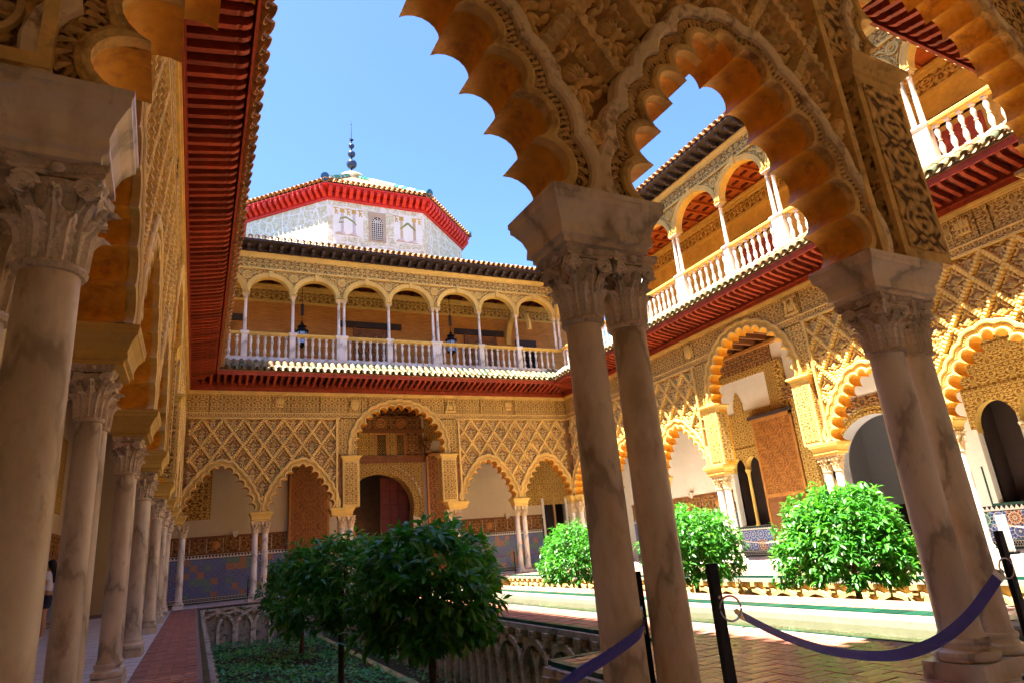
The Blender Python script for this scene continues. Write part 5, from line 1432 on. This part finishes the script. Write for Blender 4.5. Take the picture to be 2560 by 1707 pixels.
for f in range(8):
    a = f*PI/4-PI/2+PI        # outward normals, f=0 towards +y
    Rm = Matrix.Rotation(f*PI/4, 4, 'Z')
    if f in (0, 1, 7): continue
    nB = 15
    for k in range(nB):
        x = (k+.5)/nB*(SD+.2)-(SD+.2)/2; o = link('bracket', bkm_, tw); o.matrix_local = Rm @ Matrix.Translation((x, AP+.04, 18.0))
    nT = 20; wid = SD+2*EO*math.tan(PI/8)
    for k in range(nT+1):
        x = k/nT*wid-wid/2; o = link('roof_tile', tl, tw); o.matrix_local = Rm @ Matrix.Translation((x, AP+EO+.10, 18.36)) @ Matrix.Rotation(-.50, 4, 'X')
    ch = MB()
    for k in range(nT): place(me_tile(.11, .10, .4), Matrix.Translation(((k+.5)/nT*wid-wid/2, AP+EO+.06, 18.42)) @ Matrix.Rotation(-.5, 4, 'X') @ Matrix.Rotation(PI, 4, 'Y'), ch)
    o = stuff(ch.obj('channel_tile', M_terr, tw)); o.matrix_local = Rm
ZA = 22.25
m = MB(); m.rings([oct_(AP+EO, 18.33), oct_(.75, ZA)], 0, False, True, False, False); m.obj('roof', M_rterr, tw)
for k in range(8):               # glazed hips with end caps
    p = Vector(oct_(AP+EO, 18.42)[k]); q = Vector(oct_(.75, ZA+.03)[k])
    for s_ in range(18):
        a = p.lerp(q, s_/18); b = p.lerp(q, (s_+.96)/18)
        if k in (1, 2, 3, 4) and s_ < 9: pass
        m = MB(); m.tube([a, b], [.16, .13], 8); m.obj('ridge_tile', M_gw, tw)
    d = Vector((p.x, p.y, 0)).normalized(); m = MB(); m.tube([p+d*.0+Vector((0, 0, .12)), p+d*.10+Vector((0, 0, .10))], .20, 14); m.tube([p+d*.10+Vector((0, 0, .10)), p+d*.13+Vector((0, 0, .095))], .11, 12); m.obj('ridge_cap', M_blue, tw)
m = MB(); m.lathe([(.9, ZA-.15), (.9, ZA+.05), (.78, ZA+.08), (.80, ZA+.30), (.70, ZA+.45), (.45, ZA+.62), (.2, ZA+.78), (.12, ZA+.80)], 16, smooth=True); m.obj('cupola', M_palet, tw)
m = MB(); zt = ZA+.78
for r0, zc in ((.30, zt+.58), (.22, zt+1.28), (.165, zt+1.85)):
    m.lathe([(r0*math.sin(PI*k/10)+.012, zc-r0*math.cos(PI*k/10)) for k in range(11)], 16)
m.obj('finial_ball', M_ball, tw)
m = MB(); m.lathe([(.06, zt-.1), (.05, zt+.2), (.03, zt+2.1), (.025, zt+2.2), (.016, zt+3.0), (.004, zt+3.7)], 8); m.lathe([(.02, zt+2.22), (.12, zt+2.26), (.02, zt+2.3)], 8); m.tube([(-.14, 0, zt+2.35), (.14, 0, zt+2.35)], .02, 5); m.tube([(-.06, 0, zt+3.4), (.06, 0, zt+3.4)], .012, 5); m.obj('finial_rod', M_metal, tw)
# painted front facet: two pillar panels and a pierced window
yf = -AP
def flat(pts, y, mat, name): m = MB(); m.prism(pts, yf-y, yf+.002); return m.obj(name, mat, tw)
def rect(x0, x1, z0, z1): return [(x0, z0), (x1, z0), (x1, z1), (x0, z1)]
for cx in (-1.42, 1.55):
    flat(rect(cx-.72, cx+.72, 15.75, 17.32), .006, M_twh, 'painted_panel')
    sp_ = .28 if cx < 0 else .33
    for sg in (-1, 1):
        x = cx+sg*sp_; flat(rect(x-.07, x+.07, 15.98, 17.0), .010, M_tgrey if cx < 0 else M_tpink, 'painted_column'); flat([(x-.12, 17.0), (x+.12, 17.0), (x+.10, 17.12), (x+.13, 17.22), (x-.13, 17.22), (x-.10, 17.12)], .012, M_gold, 'painted_crown'); flat(rect(x-.13, x+.13, 15.90, 15.98), .012, M_tgrey, 'painted_base')
    if cx < 0: pts = [(cx-.38, 16.72), (cx-.1, 16.82), (cx+.25, 16.62), (cx+.42, 16.42), (cx+.36, 16.40), (cx+.2, 16.55), (cx-.1, 16.73), (cx-.36, 16.64), (cx-.42, 16.50), (cx-.2, 16.52), (cx-.22, 16.46), (cx-.45, 16.42)]
    else: pts = [(cx-.42, 16.55), (cx-.05, 16.92), (cx+.05, 16.92), (cx+.42, 16.55), (cx+.36, 16.50), (cx, 16.82), (cx-.36, 16.50)]
    flat(pts, .014, M_tgreen, 'painted_ribbon')
    flat([(cx-.62, 15.86), (cx-.5, 15.96), (cx-.3, 15.90), (cx-.05, 15.84), (cx+.15, 15.93), (cx+.4, 15.86), (cx+.62, 15.80), (cx-.62, 15.80)], .009, M_redl if False else M_tpink, 'painted_ground')
    for x in ((cx-.58, cx, cx+.58) if cx < 0 else (cx-.6, cx+.6)):
        flat([(x-.13, 17.25), (x+.13, 17.25), (x+.13, 17.19), (x+.0, 17.19), (x+.0, 17.13), (x+.11, 17.10), (x+.05, 17.02), (x+.13, 16.88), (x+.07, 16.88), (x-.0, 17.0), (x-.0, 16.88), (x-.05, 16.88), (x-.05, 17.19), (x-.13, 17.19)], .011, M_gold, 'painted_letter')
wpts = rect(-.42, .42, 15.65, 17.25); flat(wpts, .03, M_tpink, 'window_surround')
ap = [(-.27, 15.72), (.27, 15.72), (.27, 16.65)]+[(.27*math.cos(a), 16.65+.33*math.sin(a)) for a in np.linspace(0, PI, 13)][1:-1]+[(-.27, 16.65)]
wnd = flat(ap, .034, M_black, 'window')
m = MB()
def seg(a, b, r=.014): m.tube([(a[0], yf-.045, a[1]), (b[0], yf-.045, b[1])], r, 4)
for k in range(-2, 3): seg((k*.10, 15.72), (k*.10, 16.72), .012)
for j in range(10):
    z = 15.74+j*.11
    for k in range(-3, 3): seg((k*.10+.02*(j % 2), z), (k*.10+.07, z+.055), .010); seg((k*.10+.07, z+.055), (k*.10+.10, z+.02), .010)
for k in range(5): a = PI*k/4; seg((0, 16.66), (.27*math.cos(a), 16.66+.31*math.sin(a)), .012)
for r0 in (.12, .2): 
    ps = [(r0*math.cos(a), 16.66+r0*1.15*math.sin(a)) for a in np.linspace(0, PI, 9)]
    for a, b in zip(ps, ps[1:]): seg(a, b, .012)
m.obj('grille', M_twh, wnd)
# band of painted shields low on the front facet
for k in range(8):
    x = -2.05+k*.585
    flat([(x-.05, 14.98), (x, 14.92), (x+.05, 14.98), (x+.05, 15.42), (x, 15.48), (x-.05, 15.42)], .008, M_twh, 'painted_bar')
    xx = x+.29
    if k < 7:
        if k % 3 == 0: flat([(xx-.12, 15.08), (xx+.12, 15.08), (xx+.12, 15.26), (xx+.07, 15.26), (xx+.07, 15.20), (xx+.03, 15.20), (xx+.03, 15.32), (xx-.03, 15.32), (xx-.03, 15.20), (xx-.07, 15.20), (xx-.07, 15.26), (xx-.12, 15.26)], .007, M_gold, 'painted_castle')
        elif k % 3 == 1: flat([(xx-.1, 15.1), (xx-.02, 15.16), (xx+.08, 15.08), (xx+.05, 15.2), (xx+.1, 15.3), (xx, 15.26), (xx-.06, 15.32), (xx-.05, 15.2)], .007, M_tgrey, 'painted_lion')
        else: flat([(xx-.13, 15.30), (xx-.08, 15.33), (xx+.13, 15.10), (xx+.08, 15.07)], .007, M_dkw, 'painted_bend')
# ------------------------------------------------------------------ orange trees
def leaf_pts(n=1):
    """one folded pointed leaf along +x, unit length: vertices and faces"""
    v = [(0, 0, 0), (.30, .17, .05), (.34, 0, .0), (.30, -.17, .05), (.68, .14, .02), (.70, 0, -.04), (.68, -.14, .02), (1, 0, -.16)]
    f = [(0, 2, 1), (0, 3, 2), (1, 2, 5, 4), (2, 3, 6, 5), (4, 5, 7), (5, 6, 7)]
    return np.array(v, float), f
LV, LF = leaf_pts()
def leaf_mesh(): 
    me = bpy.data.meshes.new('leaf'); me.from_pydata([tuple(p) for p in LV], [], LF); me.materials.append(M_leaf)
    for p in me.polygons: p.use_smooth = True
    return me
LEAFM = leaf_mesh()
def crown(seed, rx, rz, shoots, leaves, ln):
    """placement matrices (n,3,4) of leaves in whorls on an uneven dome"""
    rg = np.random.default_rng(seed); Ms = []
    ph = rg.uniform(0, 6.28, 6)
    for i in range(shoots):
        a = rg.uniform(0, 2*PI); cz = rg.uniform(-.75, 1)
        s = math.sqrt(1-cz*cz); d = np.array([s*math.cos(a), s*math.sin(a), cz])
        lump = 1.0+.10*math.sin(3*a+ph[0])*s+.09*math.sin(5*a+ph[1]+2*cz)+.09*math.sin(4*cz+ph[2])+.06*math.sin(9*a+ph[3]+3*cz)
        r = lump*(rg.uniform(.45, 1.0)**.5)*(1+(.12*rg.uniform() if rg.uniform() < .10 else 0))
        p = d*np.array([rx, rx, rz])*r
        if p[2] < -rz*.55: p[2] = -rz*.55-rg.uniform(0, .12)
        axis = d*np.array([1, 1, .8])+np.array([0, 0, .35])+rg.normal(0, .25, 3); axis /= np.linalg.norm(axis)
        b1 = np.cross(axis, [0, 0, 1.]); b1 /= np.linalg.norm(b1)+1e-9; b2 = np.cross(axis, b1)
        for k in range(leaves):
            t = k*2.4+rg.uniform(-.3, .3); tilt = rg.uniform(.5, 1.25)
            x = axis*math.cos(tilt)+(b1*math.cos(t)+b2*math.sin(t))*math.sin(tilt); x[2] -= rg.uniform(.1, .65); x /= np.linalg.norm(x)
            y = np.cross([0, 0, 1.], x)+rg.normal(0, .35, 3); y -= x*np.dot(x, y); y /= np.linalg.norm(y)+1e-9; z = np.cross(x, y)
            L_ = ln*rg.uniform(.5, 1.3); q = p+axis*rg.uniform(-.12, .05)+x*.015
            Ms.append(np.column_stack([x*L_, y*L_, z*L_, q]))
    return np.array(Ms)
def leaves_mesh(name, Ms, mat):
    n = len(Ms); V = np.einsum('nij,vj->nvi', Ms[:, :, :3], LV)+Ms[:, None, :, 3]; V = V.reshape(-1, 3)
    me = bpy.data.meshes.new(name)
    F = []
    for i in range(n):
        o = i*8; F.extend(tuple(o+k for k in f) for f in LF)
    me.from_pydata(V.tolist(), [], F); me.materials.append(mat)
    me.polygons.foreach_set('use_smooth', [True]*len(me.polygons)); me.update()
    return me
def orange_tree(x, y, zc, rx, rz, label, seed, single=0, ln=.13, shoots=430, lean=(0, 0)):
    t = thing('orange_tree', label, 'tree', (x, y, GZ), random.uniform(0, 6) if not single else 0, 'orange trees in the sunken gardens')
    h = zc-GZ
    m = MB(); m.tube([(0, 0, -.05), (.01, 0, .1), (lean[0]*.4, lean[1]*.4, h*.35), (lean[0]*.8, lean[1]*.8, h-rz*.75), (lean[0], lean[1], h-rz*.1), (lean[0], lean[1], h+rz*.3)], [.085, .06, .05, .046, .035, .015], 9)
    tr = m.obj('trunk', M_bark, t)
    rg = random.Random(seed)
    for k in range(9):
        a = k*2.4; m = MB(); b = rg.uniform(.3, .8)
        m.tube([(lean[0], lean[1], h-rz*.75+b*rz*.5), (lean[0]+rx*.35*math.cos(a), lean[1]+rx*.35*math.sin(a), h-rz*.3+b*.2), (lean[0]+rx*.75*math.cos(a), lean[1]+rx*.75*math.sin(a), h+rz*b*.6)], [.022, .016, .005], 6); m.obj('branch', M_bark, tr)
    Ms = crown(seed, rx, rz, shoots, 10, ln); Ms[:, 0, 3] += lean[0]; Ms[:, 1, 3] += lean[1]; Ms[:, 2, 3] += h
    if single:
        c = np.array([.7495-x, -2.782-y, 1.066-GZ]); ctr = np.array([0, 0, h]); dirn = (c-ctr)/np.linalg.norm(c-ctr)
        rel = Ms[:, :, 3]-ctr; sc_ = rel@dirn; od = np.argsort(-sc_)[:single]
        for i in od:
            q = Ms[i]; o = link('leaf', LEAFM, t); o.matrix_local = Matrix([[*q[0]], [*q[1]], [*q[2]], [0, 0, 0, 1]])
        Ms = np.delete(Ms, od, 0)
    f = link('foliage', leaves_mesh('foliage', Ms, M_leaf), t); stuff(f)
    return t
orange_tree(3.50, 5.75, .58, .92, .86, 'dark shaded orange tree nearest us, its round crown in front at the centre', 3, 300, .175, 560)
orange_tree(3.00, 9.0, .60, 1.02, .84, 'shaded orange tree just left of and behind the nearest one', 5, 0, .165, 520)
orange_tree(3.35, 16.0, .50, .95, 1.0, 'farthest shaded orange tree in the left garden, partly hidden', 8, 0, .15, 560)
orange_tree(10.15, 4.75, .66, .97, .80, 'sunlit bright green orange tree left of the right foreground columns', 11, 300, .13, 1350)
orange_tree(10.2, 8.6, .66, 1.0, .80, 'sunlit orange tree behind the thin black post', 13, 0, .13, 1000)
orange_tree(10.2, 13.4, .62, 1.0, .84, 'sunlit orange tree farthest off, left of the centre column pair', 17, 0, .13, 900)
# ground cover of the left garden: one mass of small leaves nobody could count
rg = np.random.default_rng(4); n = 15000
px = rg.uniform(GX0+.03, GX1-.03, n); py = 1.0+(GY1-1.05)*rg.uniform(0, 1, n)**1.25
keep = (np.sin(px*3.1+1)*np.cos(py*1.7)+rg.normal(0, .6, n) > -.85) & ~((px > 4.40) & (px < 4.66)) & ~((px > 3.8) & (py < GY0+.05)) & ~((px > 4.66) & (rg.uniform(0, 1, n) < .75))
px, py = px[keep], py[keep]; n = len(px); Ms = np.zeros((n, 3, 4))
a = rg.uniform(0, 2*PI, n); tl_ = rg.normal(.15, .35, n); L_ = rg.uniform(.05, .115, n)
xd = np.stack([np.cos(a)*np.cos(tl_), np.sin(a)*np.cos(tl_), np.sin(tl_)], 1); yd = np.stack([-np.sin(a), np.cos(a), rg.normal(0, .3, n)], 1); yd /= np.linalg.norm(yd, axis=1)[:, None]; zd = np.cross(xd, yd)
hgt = .04+.05*(np.sin(px*2.3)+np.cos(py*1.9+px))**2*.5+rg.uniform(0, .12, n)
Ms[:, :, 0] = xd*L_[:, None]; Ms[:, :, 1] = yd*(L_*2.0)[:, None]; Ms[:, :, 2] = zd*L_[:, None]; Ms[:, :, 3] = np.stack([px, py, GZ+hgt], 1)
gc = link('ground_cover', leaves_mesh('ground_cover', Ms, M_ivy)); stuff(gc)
M_dry = m_leaf('dry_leaf', (.20, .10, .03), (.30, .16, .04), (.16, .15, .03))
n = 260; px = np.r_[rg.uniform(3.95, PX0-.1, n//2), rg.uniform(GX0+.1, GX1-.1, n//2)]; py = np.r_[rg.uniform(.3, 12, n//2), rg.uniform(4, 20, n//2)]
pz = np.r_[np.full(n//2, .006), np.full(n//2, GZ+.17)]; ok_ = (px > GX1+.1) | (py < GY0-.1) | (pz < -.5); px, py, pz = px[ok_], py[ok_], pz[ok_]; n = len(px)
a = rg.uniform(0, 2*PI, n); Ms = np.zeros((n, 3, 4)); L_ = rg.uniform(.05, .10, n)
Ms[:, 0, 0] = np.cos(a)*L_; Ms[:, 1, 0] = np.sin(a)*L_; Ms[:, 0, 1] = -np.sin(a)*L_; Ms[:, 1, 1] = np.cos(a)*L_; Ms[:, 2, 2] = L_*.5; Ms[:, :, 3] = np.stack([px, py, pz], 1)
stuff(link('fallen_leaves', leaves_mesh('fallen_leaves', Ms, M_dry)))
# ------------------------------------------------------------------ posts, straps, ropes
def post(x, y, label, h=.86, rz=0, w=.062, t_=.035, mat=M_post, ring=True, rdir=(-1, -.2), bz=0):
    t = thing('barrier_post', label, 'post', (x, y, bz), rz)
    m = MB(); m.box(-w/2, w/2, -t_/2, t_/2, .012, h, top=(.002, .002)); m.obj('upright', mat, t)
    m = MB(); m.lathe([(.10, 0), (.10, .010), (.03, .014)], 20); m.obj('foot_plate', mat, t)
    if ring:
        m = MB(); d = Vector((rdir[0], rdir[1], 0)).normalized(); n = 28; R = .062; c = Vector((0, -t_/2-.004, h-.20))+d*.056+Vector((0, 0, -.030))
        up_ = Vector((d.x*.55, d.y*.55, .83)).normalized(); sd = Vector((up_.z*d.x, up_.z*d.y, -up_.x*d.x-up_.y*d.y)).normalized()
        pts = [c+(sd*math.cos(2*PI*k/n)+up_*math.sin(2*PI*k/n))*R for k in range(n+1)]
        m.tube(pts, .0055, 7); m.obj('ring', M_steel, t)
        m = MB(); m.lathe([(.009, -.004), (.009, .004)], 8, (0, 0)); m.v = [(p[0], p[2]-t_/2-.003, p[1]+h-.17) for p in m.v]; m.obj('bolt', M_steel, t)
    return t
post(2.855, .235, 'black post standing between the two central foreground columns', .88, rdir=(-.6, -.8))
post(3.26, .10, 'free standing black post right of the central column pair', .885, rdir=(1, -.2))
post(5.55, -.10, 'black post just right of the right foreground columns, at the picture edge', .89, rdir=(-1, .1))
def strap(label, pts, w=.072, tw0=None):
    """flat band hung through the points (catmull-rom), with steel end clips"""
    t = thing('barrier_strap', label, 'barrier strap', tuple(pts[0]))
    o = Vector(pts[0]); P = [Vector(p)-o for p in pts]; path = []
    Q = [P[0]*2-P[1]]+P+[P[-1]*2-P[-2]]
    for i in range(1, len(Q)-2):
        for k in range(10):
            f = k/10; a, b, c, d = Q[i-1:i+3]
            path.append(.5*((2*b)+(c-a)*f+(2*a-5*b+4*c-d)*f*f+(3*b-a-3*c+d)*f**3))
    path.append(P[-1]); rs = []
    for i, p in enumerate(path):
        d = (path[min(i+1, len(path)-1)]-path[max(i-1, 0)]).normalized()
        side = Vector((0, 0, 1)).cross(d).normalized(); face = d.cross(side).normalized()
        fr_ = i/len(path); tw_ = tw0 if tw0 else (.80 if fr_ < .45 else .80-.5*min(1, (fr_-.45)/.25))
        wd = (face*math.cos(tw_)+side*math.sin(tw_)).normalized(); nn = d.cross(wd)
        rs.append([p-wd*w/2-nn*.0022, p+wd*w/2-nn*.0022, p+wd*w/2+nn*.0022, p-wd*w/2+nn*.0022])
    m = MB(); m.rings(rs, 0, False); m.obj('band', M_belt, t)
    for i0, i1 in ((0, 2), (-1, -3)):
        a, b = [Vector(v) for v in rs[i0]], [Vector(v) for v in rs[i1]]
        ca, cb_ = sum(a, Vector())/4, sum(b, Vector())/4; cb_ = ca.lerp(cb_, .6); d = (ca-cb_)
        m = MB(); q = []
        for c, k in ((cb_, 1.06), (ca, 1.06), (ca+d*.35, .40), (ca+d*.75, .40)):
            q.append([c+(v-(ca if i0 == 0 or True else cb_))*Vector((k, k, k))*1.0 if True else v for v in a])
        q = [[c+(v-ca)*k+(v-ca).normalized()*.0015 for v in a] for c, k in ((cb_, 1.02), (ca, 1.02), (ca+d*.35, .42), (ca+d*.7, .42))]
        m.rings(q, 0, False); m.obj('clip', M_steel, t)
    return t
strap('navy strap dropping to the lower left from the ring between the central columns', [(2.735, .035, .655), (2.64, -.045, .625), (2.42, -.10, .565), (2.17, -.15, .50), (1.80, -.20, .33), (1.45, -.25, .10), (1.25, -.27, .012)], .066, .45)
strap('navy strap hanging in a curve in front of the right foreground columns', [(3.365, .075, .625), (3.62, .06, .49), (3.92, .05, .375), (4.25, .04, .30), (4.53, .03, .275), (4.82, -.01, .315), (5.12, -.05, .43), (5.435, -.105, .635)], .066)
post(2.46, L+.70, 'thin black rope post before the mosaic dado of the far gallery, left bay', .82, 0, .035, .035, ring=False)
post(12.76, L+.70, 'thin black rope post in the far gallery, right bay', .82, 0, .035, .035, ring=False)
def rope(label, pts, r=.014, mat=M_rope):
    t = thing('barrier_rope', label, 'rope'); m = MB(); P = [Vector(p) for p in pts]; path = []
    for i in range(len(P)-1):
        for k in range(12):
            f = k/12; p = P[i].lerp(P[i+1], f); p.z -= .14*math.sin(PI*f)*min(1, (P[i+1]-P[i]).length/2); path.append(p)
    path.append(P[-1]); m.tube(path, r, 6); m.obj('cord', mat, t)
M_rrope = m_plain('red_rope', (.30, .06, .03), .8, .2, 30, .3, 100)
rope('dull red rope on the far gallery posts, right bays', [(10.9, L+.7, .78), (12.76, L+.7, .78), (14.7, L+.7, .78)], .012, M_rrope)
post(16.52, 13.9, 'pale rope post in the right gallery before the tiled dado', .78, 0, .04, .04, M_white, ring=False)
post(16.52, 11.6, 'pale rope post in the right gallery hidden by the sunlit tree', .78, 0, .04, .04, M_white, ring=False)
rope('pale rope sagging before the tiled dado of the right gallery', [(16.52, 13.9, .66), (16.52, 11.6, .62)])
rope('pale rope at the right picture edge before the tiled dado', [(16.52, 5.9, .62), (16.52, 3.6, .5)])
ib = thing('info_panel', 'slanted white information panel on a stand at the right edge', 'panel', (16.52, 5.9, 0))
m = MB(); m.box(-.02, .02, -.10, .10, .05, .82); m.obj('board', M_white, ib); m = MB(); m.box(-.12, .12, -.12, .12, 0, .05); m.obj('stand', M_metal, ib)
# ------------------------------------------------------------------ lanterns of the far upper gallery
for x, nm in ((4.23, 'black iron lantern hanging in the second bay of the far upper gallery'), (10.78, 'black iron lantern hanging in the fifth bay of the far upper gallery')):
    t = thing('lantern', nm, 'lantern', (x, L+1.4, 9.55), 0, 'lanterns of the upper gallery')
    m = MB(); m.box(-.065, .065, -.02, .02, 1.35, 1.85); m.obj('hanging_plate', M_dkw, t)
    m = MB(); m.tube([(0, 0, 1.05), (0, 0, 3.2)], .012, 6); m.obj('rod', M_metal, t)
    m = MB(); m.lathe([(.20, .12), (.22, .60)], 6, smooth=False); m.obj('glass', M_glass, t)
    m = MB()
    for k in range(6):
        a = k*PI/3; m.tube([(.20*math.cos(a), .20*math.sin(a), .10), (.225*math.cos(a), .225*math.sin(a), .64)], .014, 4)
    for z, r in ((.10, .21), (.62, .24), (.45, .225)): m.lathe([(r, z-.02), (r+.02, z), (r, z+.02)], 6, smooth=False, cap0=False, cap1=False)
    m.obj('cage', M_metal, t)
    m = MB(); m.lathe([(.26, .62), (.27, .66), (.17, .74), (.15, .82), (.19, .86), (.10, .92), (.05, .97), (.07, 1.0), (.02, 1.06), (.03, 1.10), (.004, 1.16)], 12)
    for k in range(8): a = k*PI/4; m.tube([(.25*math.cos(a), .25*math.sin(a), .66), (.28*math.cos(a), .28*math.sin(a), .74)], [.02, .004], 4)
    m.obj('crown', M_metal, t)
    m = MB(); m.lathe([(.03, -.08), (.10, .02), (.20, .10)], 6); m.obj('base', M_metal, t)
# ------------------------------------------------------------------ visitor in the left gallery
def skin_obj(name, joints, bones, mat, parent, lvl=2):
    me = bpy.data.meshes.new(name); me.from_pydata([j[:3] for j in joints], bones, []); me.materials.append(mat)
    o = link(name, me, parent); md = o.modifiers.new('skin', 'SKIN'); md.use_smooth_shade = True
    for v, j in zip(me.skin_vertices[0].data, joints): v.radius = (j[3], j[4] if len(j) > 4 else j[3])
    me.skin_vertices[0].data[0].use_root = True
    s = o.modifiers.new('sub', 'SUBSURF'); s.levels = lvl; s.render_levels = lvl
    return o
M_skin = m_plain('skin', (.50, .24, .12), .55, .06, 5, .03, 40, objvar=0)
M_tee = m_plain('white_tee', (.66, .63, .70), .8, .06, 6, .25, 12, objvar=0)
M_short = m_plain('navy_shorts', (.012, .013, .035), .8, .2, 6, .2, 14, objvar=0)
M_hair = m_plain('dark_hair', (.018, .010, .007), .45, .3, 20, .4, 60, objvar=0)
M_shoe = m_plain('white_sneaker', (.66, .62, .64), .6, .08, 6, .1, 20, objvar=0)
pe = thing('person', 'person with long dark hair, white top, navy shorts and white sneakers, in the left gallery', 'person', (-2.02, 14.45, 0), PI*.97)
J = [(0, 0, .88, .105, .135), (0, 0, 1.02, .085, .115), (.01, 0, 1.16, .09, .125), (0, 0, 1.29, .085, .14), (0, 0, 1.37, .045, .05), (.015, 0, 1.44, .042, .042), (.03, 0, 1.51, .075, .066), (.025, 0, 1.585, .082, .07),
     (.0, .155, 1.325, .045), (-.02, .20, 1.10, .038), (.16, .13, 1.05, .030), (.20, .03, 1.06, .026), (.0, -.155, 1.325, .045), (-.02, -.20, 1.10, .038), (.16, -.13, 1.04, .030), (.20, -.03, 1.05, .026),
     (0, .075, .80, .078), (.01, .085, .47, .052), (-.015, .085, .30, .050), (-.01, .09, .075, .033), (.09, .095, .035, .032), (.16, .10, .028, .024),
     (0, -.075, .80, .078), (.03, -.08, .47, .052), (.0, -.08, .30, .050), (.03, -.085, .075, .033), (.13, -.09, .035, .032), (.20, -.095, .028, .024)]
B = [(0, 1), (1, 2), (2, 3), (3, 4), (4, 5), (5, 6), (6, 7), (3, 8), (8, 9), (9, 10), (10, 11), (3, 12), (12, 13), (13, 14), (14, 15), (0, 16), (16, 17), (17, 18), (18, 19), (19, 20), (20, 21), (0, 22), (22, 23), (23, 24), (24, 25), (25, 26), (26, 27)]
skin_obj('body', J, B, M_skin, pe)
for sg, px_ in ((1, .215), (-1, .215)):       # hands folded over the forearms: five bent fingers each
    pass
hands = []
for sg in (1, -1):
    HJ = [(.20, sg*.03, 1.058, .024, .014), (.205, -sg*.02, 1.06, .026, .012)]; HB = [(0, 1)]
    for k in range(4):
        z = 1.035+.016*k; i = len(HJ); HJ += [(.215, -sg*(.045+.004*(k % 3)), z, .009), (.205, -sg*(.075+.006*(k % 3)), z, .008), (.185, -sg*(.088+.006*(k % 3)), z-.003, .007)]; HB += [(1, i), (i, i+1), (i+1, i+2)]
    i = len(HJ); HJ += [(.20, -sg*.01, 1.095, .010), (.195, -sg*.035, 1.105, .008)]; HB += [(0, i), (i, i+1)]
    skin_obj('hand', HJ, HB, M_skin, pe, 1)
skin_obj('top', [(0, 0, .93, .115, .15), (0, 0, 1.05, .11, .135), (.01, 0, 1.17, .112, .14), (0, 0, 1.29, .10, .15), (0, 0, 1.355, .065, .08), (0, .16, 1.325, .062), (-.015, .195, 1.17, .066), (0, -.16, 1.325, .062), (-.015, -.195, 1.17, .066)],
         [(0, 1), (1, 2), (2, 3), (3, 4), (3, 5), (5, 6), (3, 7), (7, 8)], M_tee, pe)
skin_obj('shorts', [(0, 0, .93, .118, .148), (0, 0, .84, .12, .15), (0, .085, .76, .098), (.005, .095, .60, .094), (0, -.085, .76, .098), (.015, -.09, .60, .094)], [(0, 1), (1, 2), (2, 3), (1, 4), (4, 5)], M_short, pe)
skin_obj('hair', [(-.005, 0, 1.60, .085, .082), (-.035, 0, 1.53, .085, .085), (-.06, 0, 1.44, .06, .085), (-.085, 0, 1.33, .045, .085), (-.105, 0, 1.20, .035, .07), (-.10, 0, 1.12, .015, .03)], [(0, 1), (1, 2), (2, 3), (3, 4), (4, 5)], M_hair, pe)
m = MB(); m.lathe([(.004, 0), (.012, .008), (.014, .02), (.004, .03)], 8, (.112, 0)); m.v = [(p[0]-.002, p[1], p[2]+1.515) for p in m.v]; m.obj('nose', M_skin, pe)
for sg in (1, -1): m = MB(); m.dome(.0, 0, .010, .007, .006, 0, 0, 8); m.v = [(.100+p[1], sg*.03+p[0], 1.55+p[2]) for p in m.v]; m.obj('eye', M_black, pe)
m = MB(); m.dome(0, 0, .022, .006, .006, 0, 0, 8); m.v = [(.102+p[1], p[0], 1.485+p[2]) for p in m.v]; m.obj('mouth', m_plain('lip', (.35, .10, .08), .5, .05), pe)
for dx, sg in ((0, 1), (.04, -1)):
    skin_obj('shoe', [(-.03+dx, sg*.09, .10, .044), (-.02+dx, sg*.09, .05, .046), (.08+dx, sg*.095, .042, .044), (.17+dx, sg*.10, .034, .034)], [(0, 1), (1, 2), (2, 3)], M_shoe, pe)
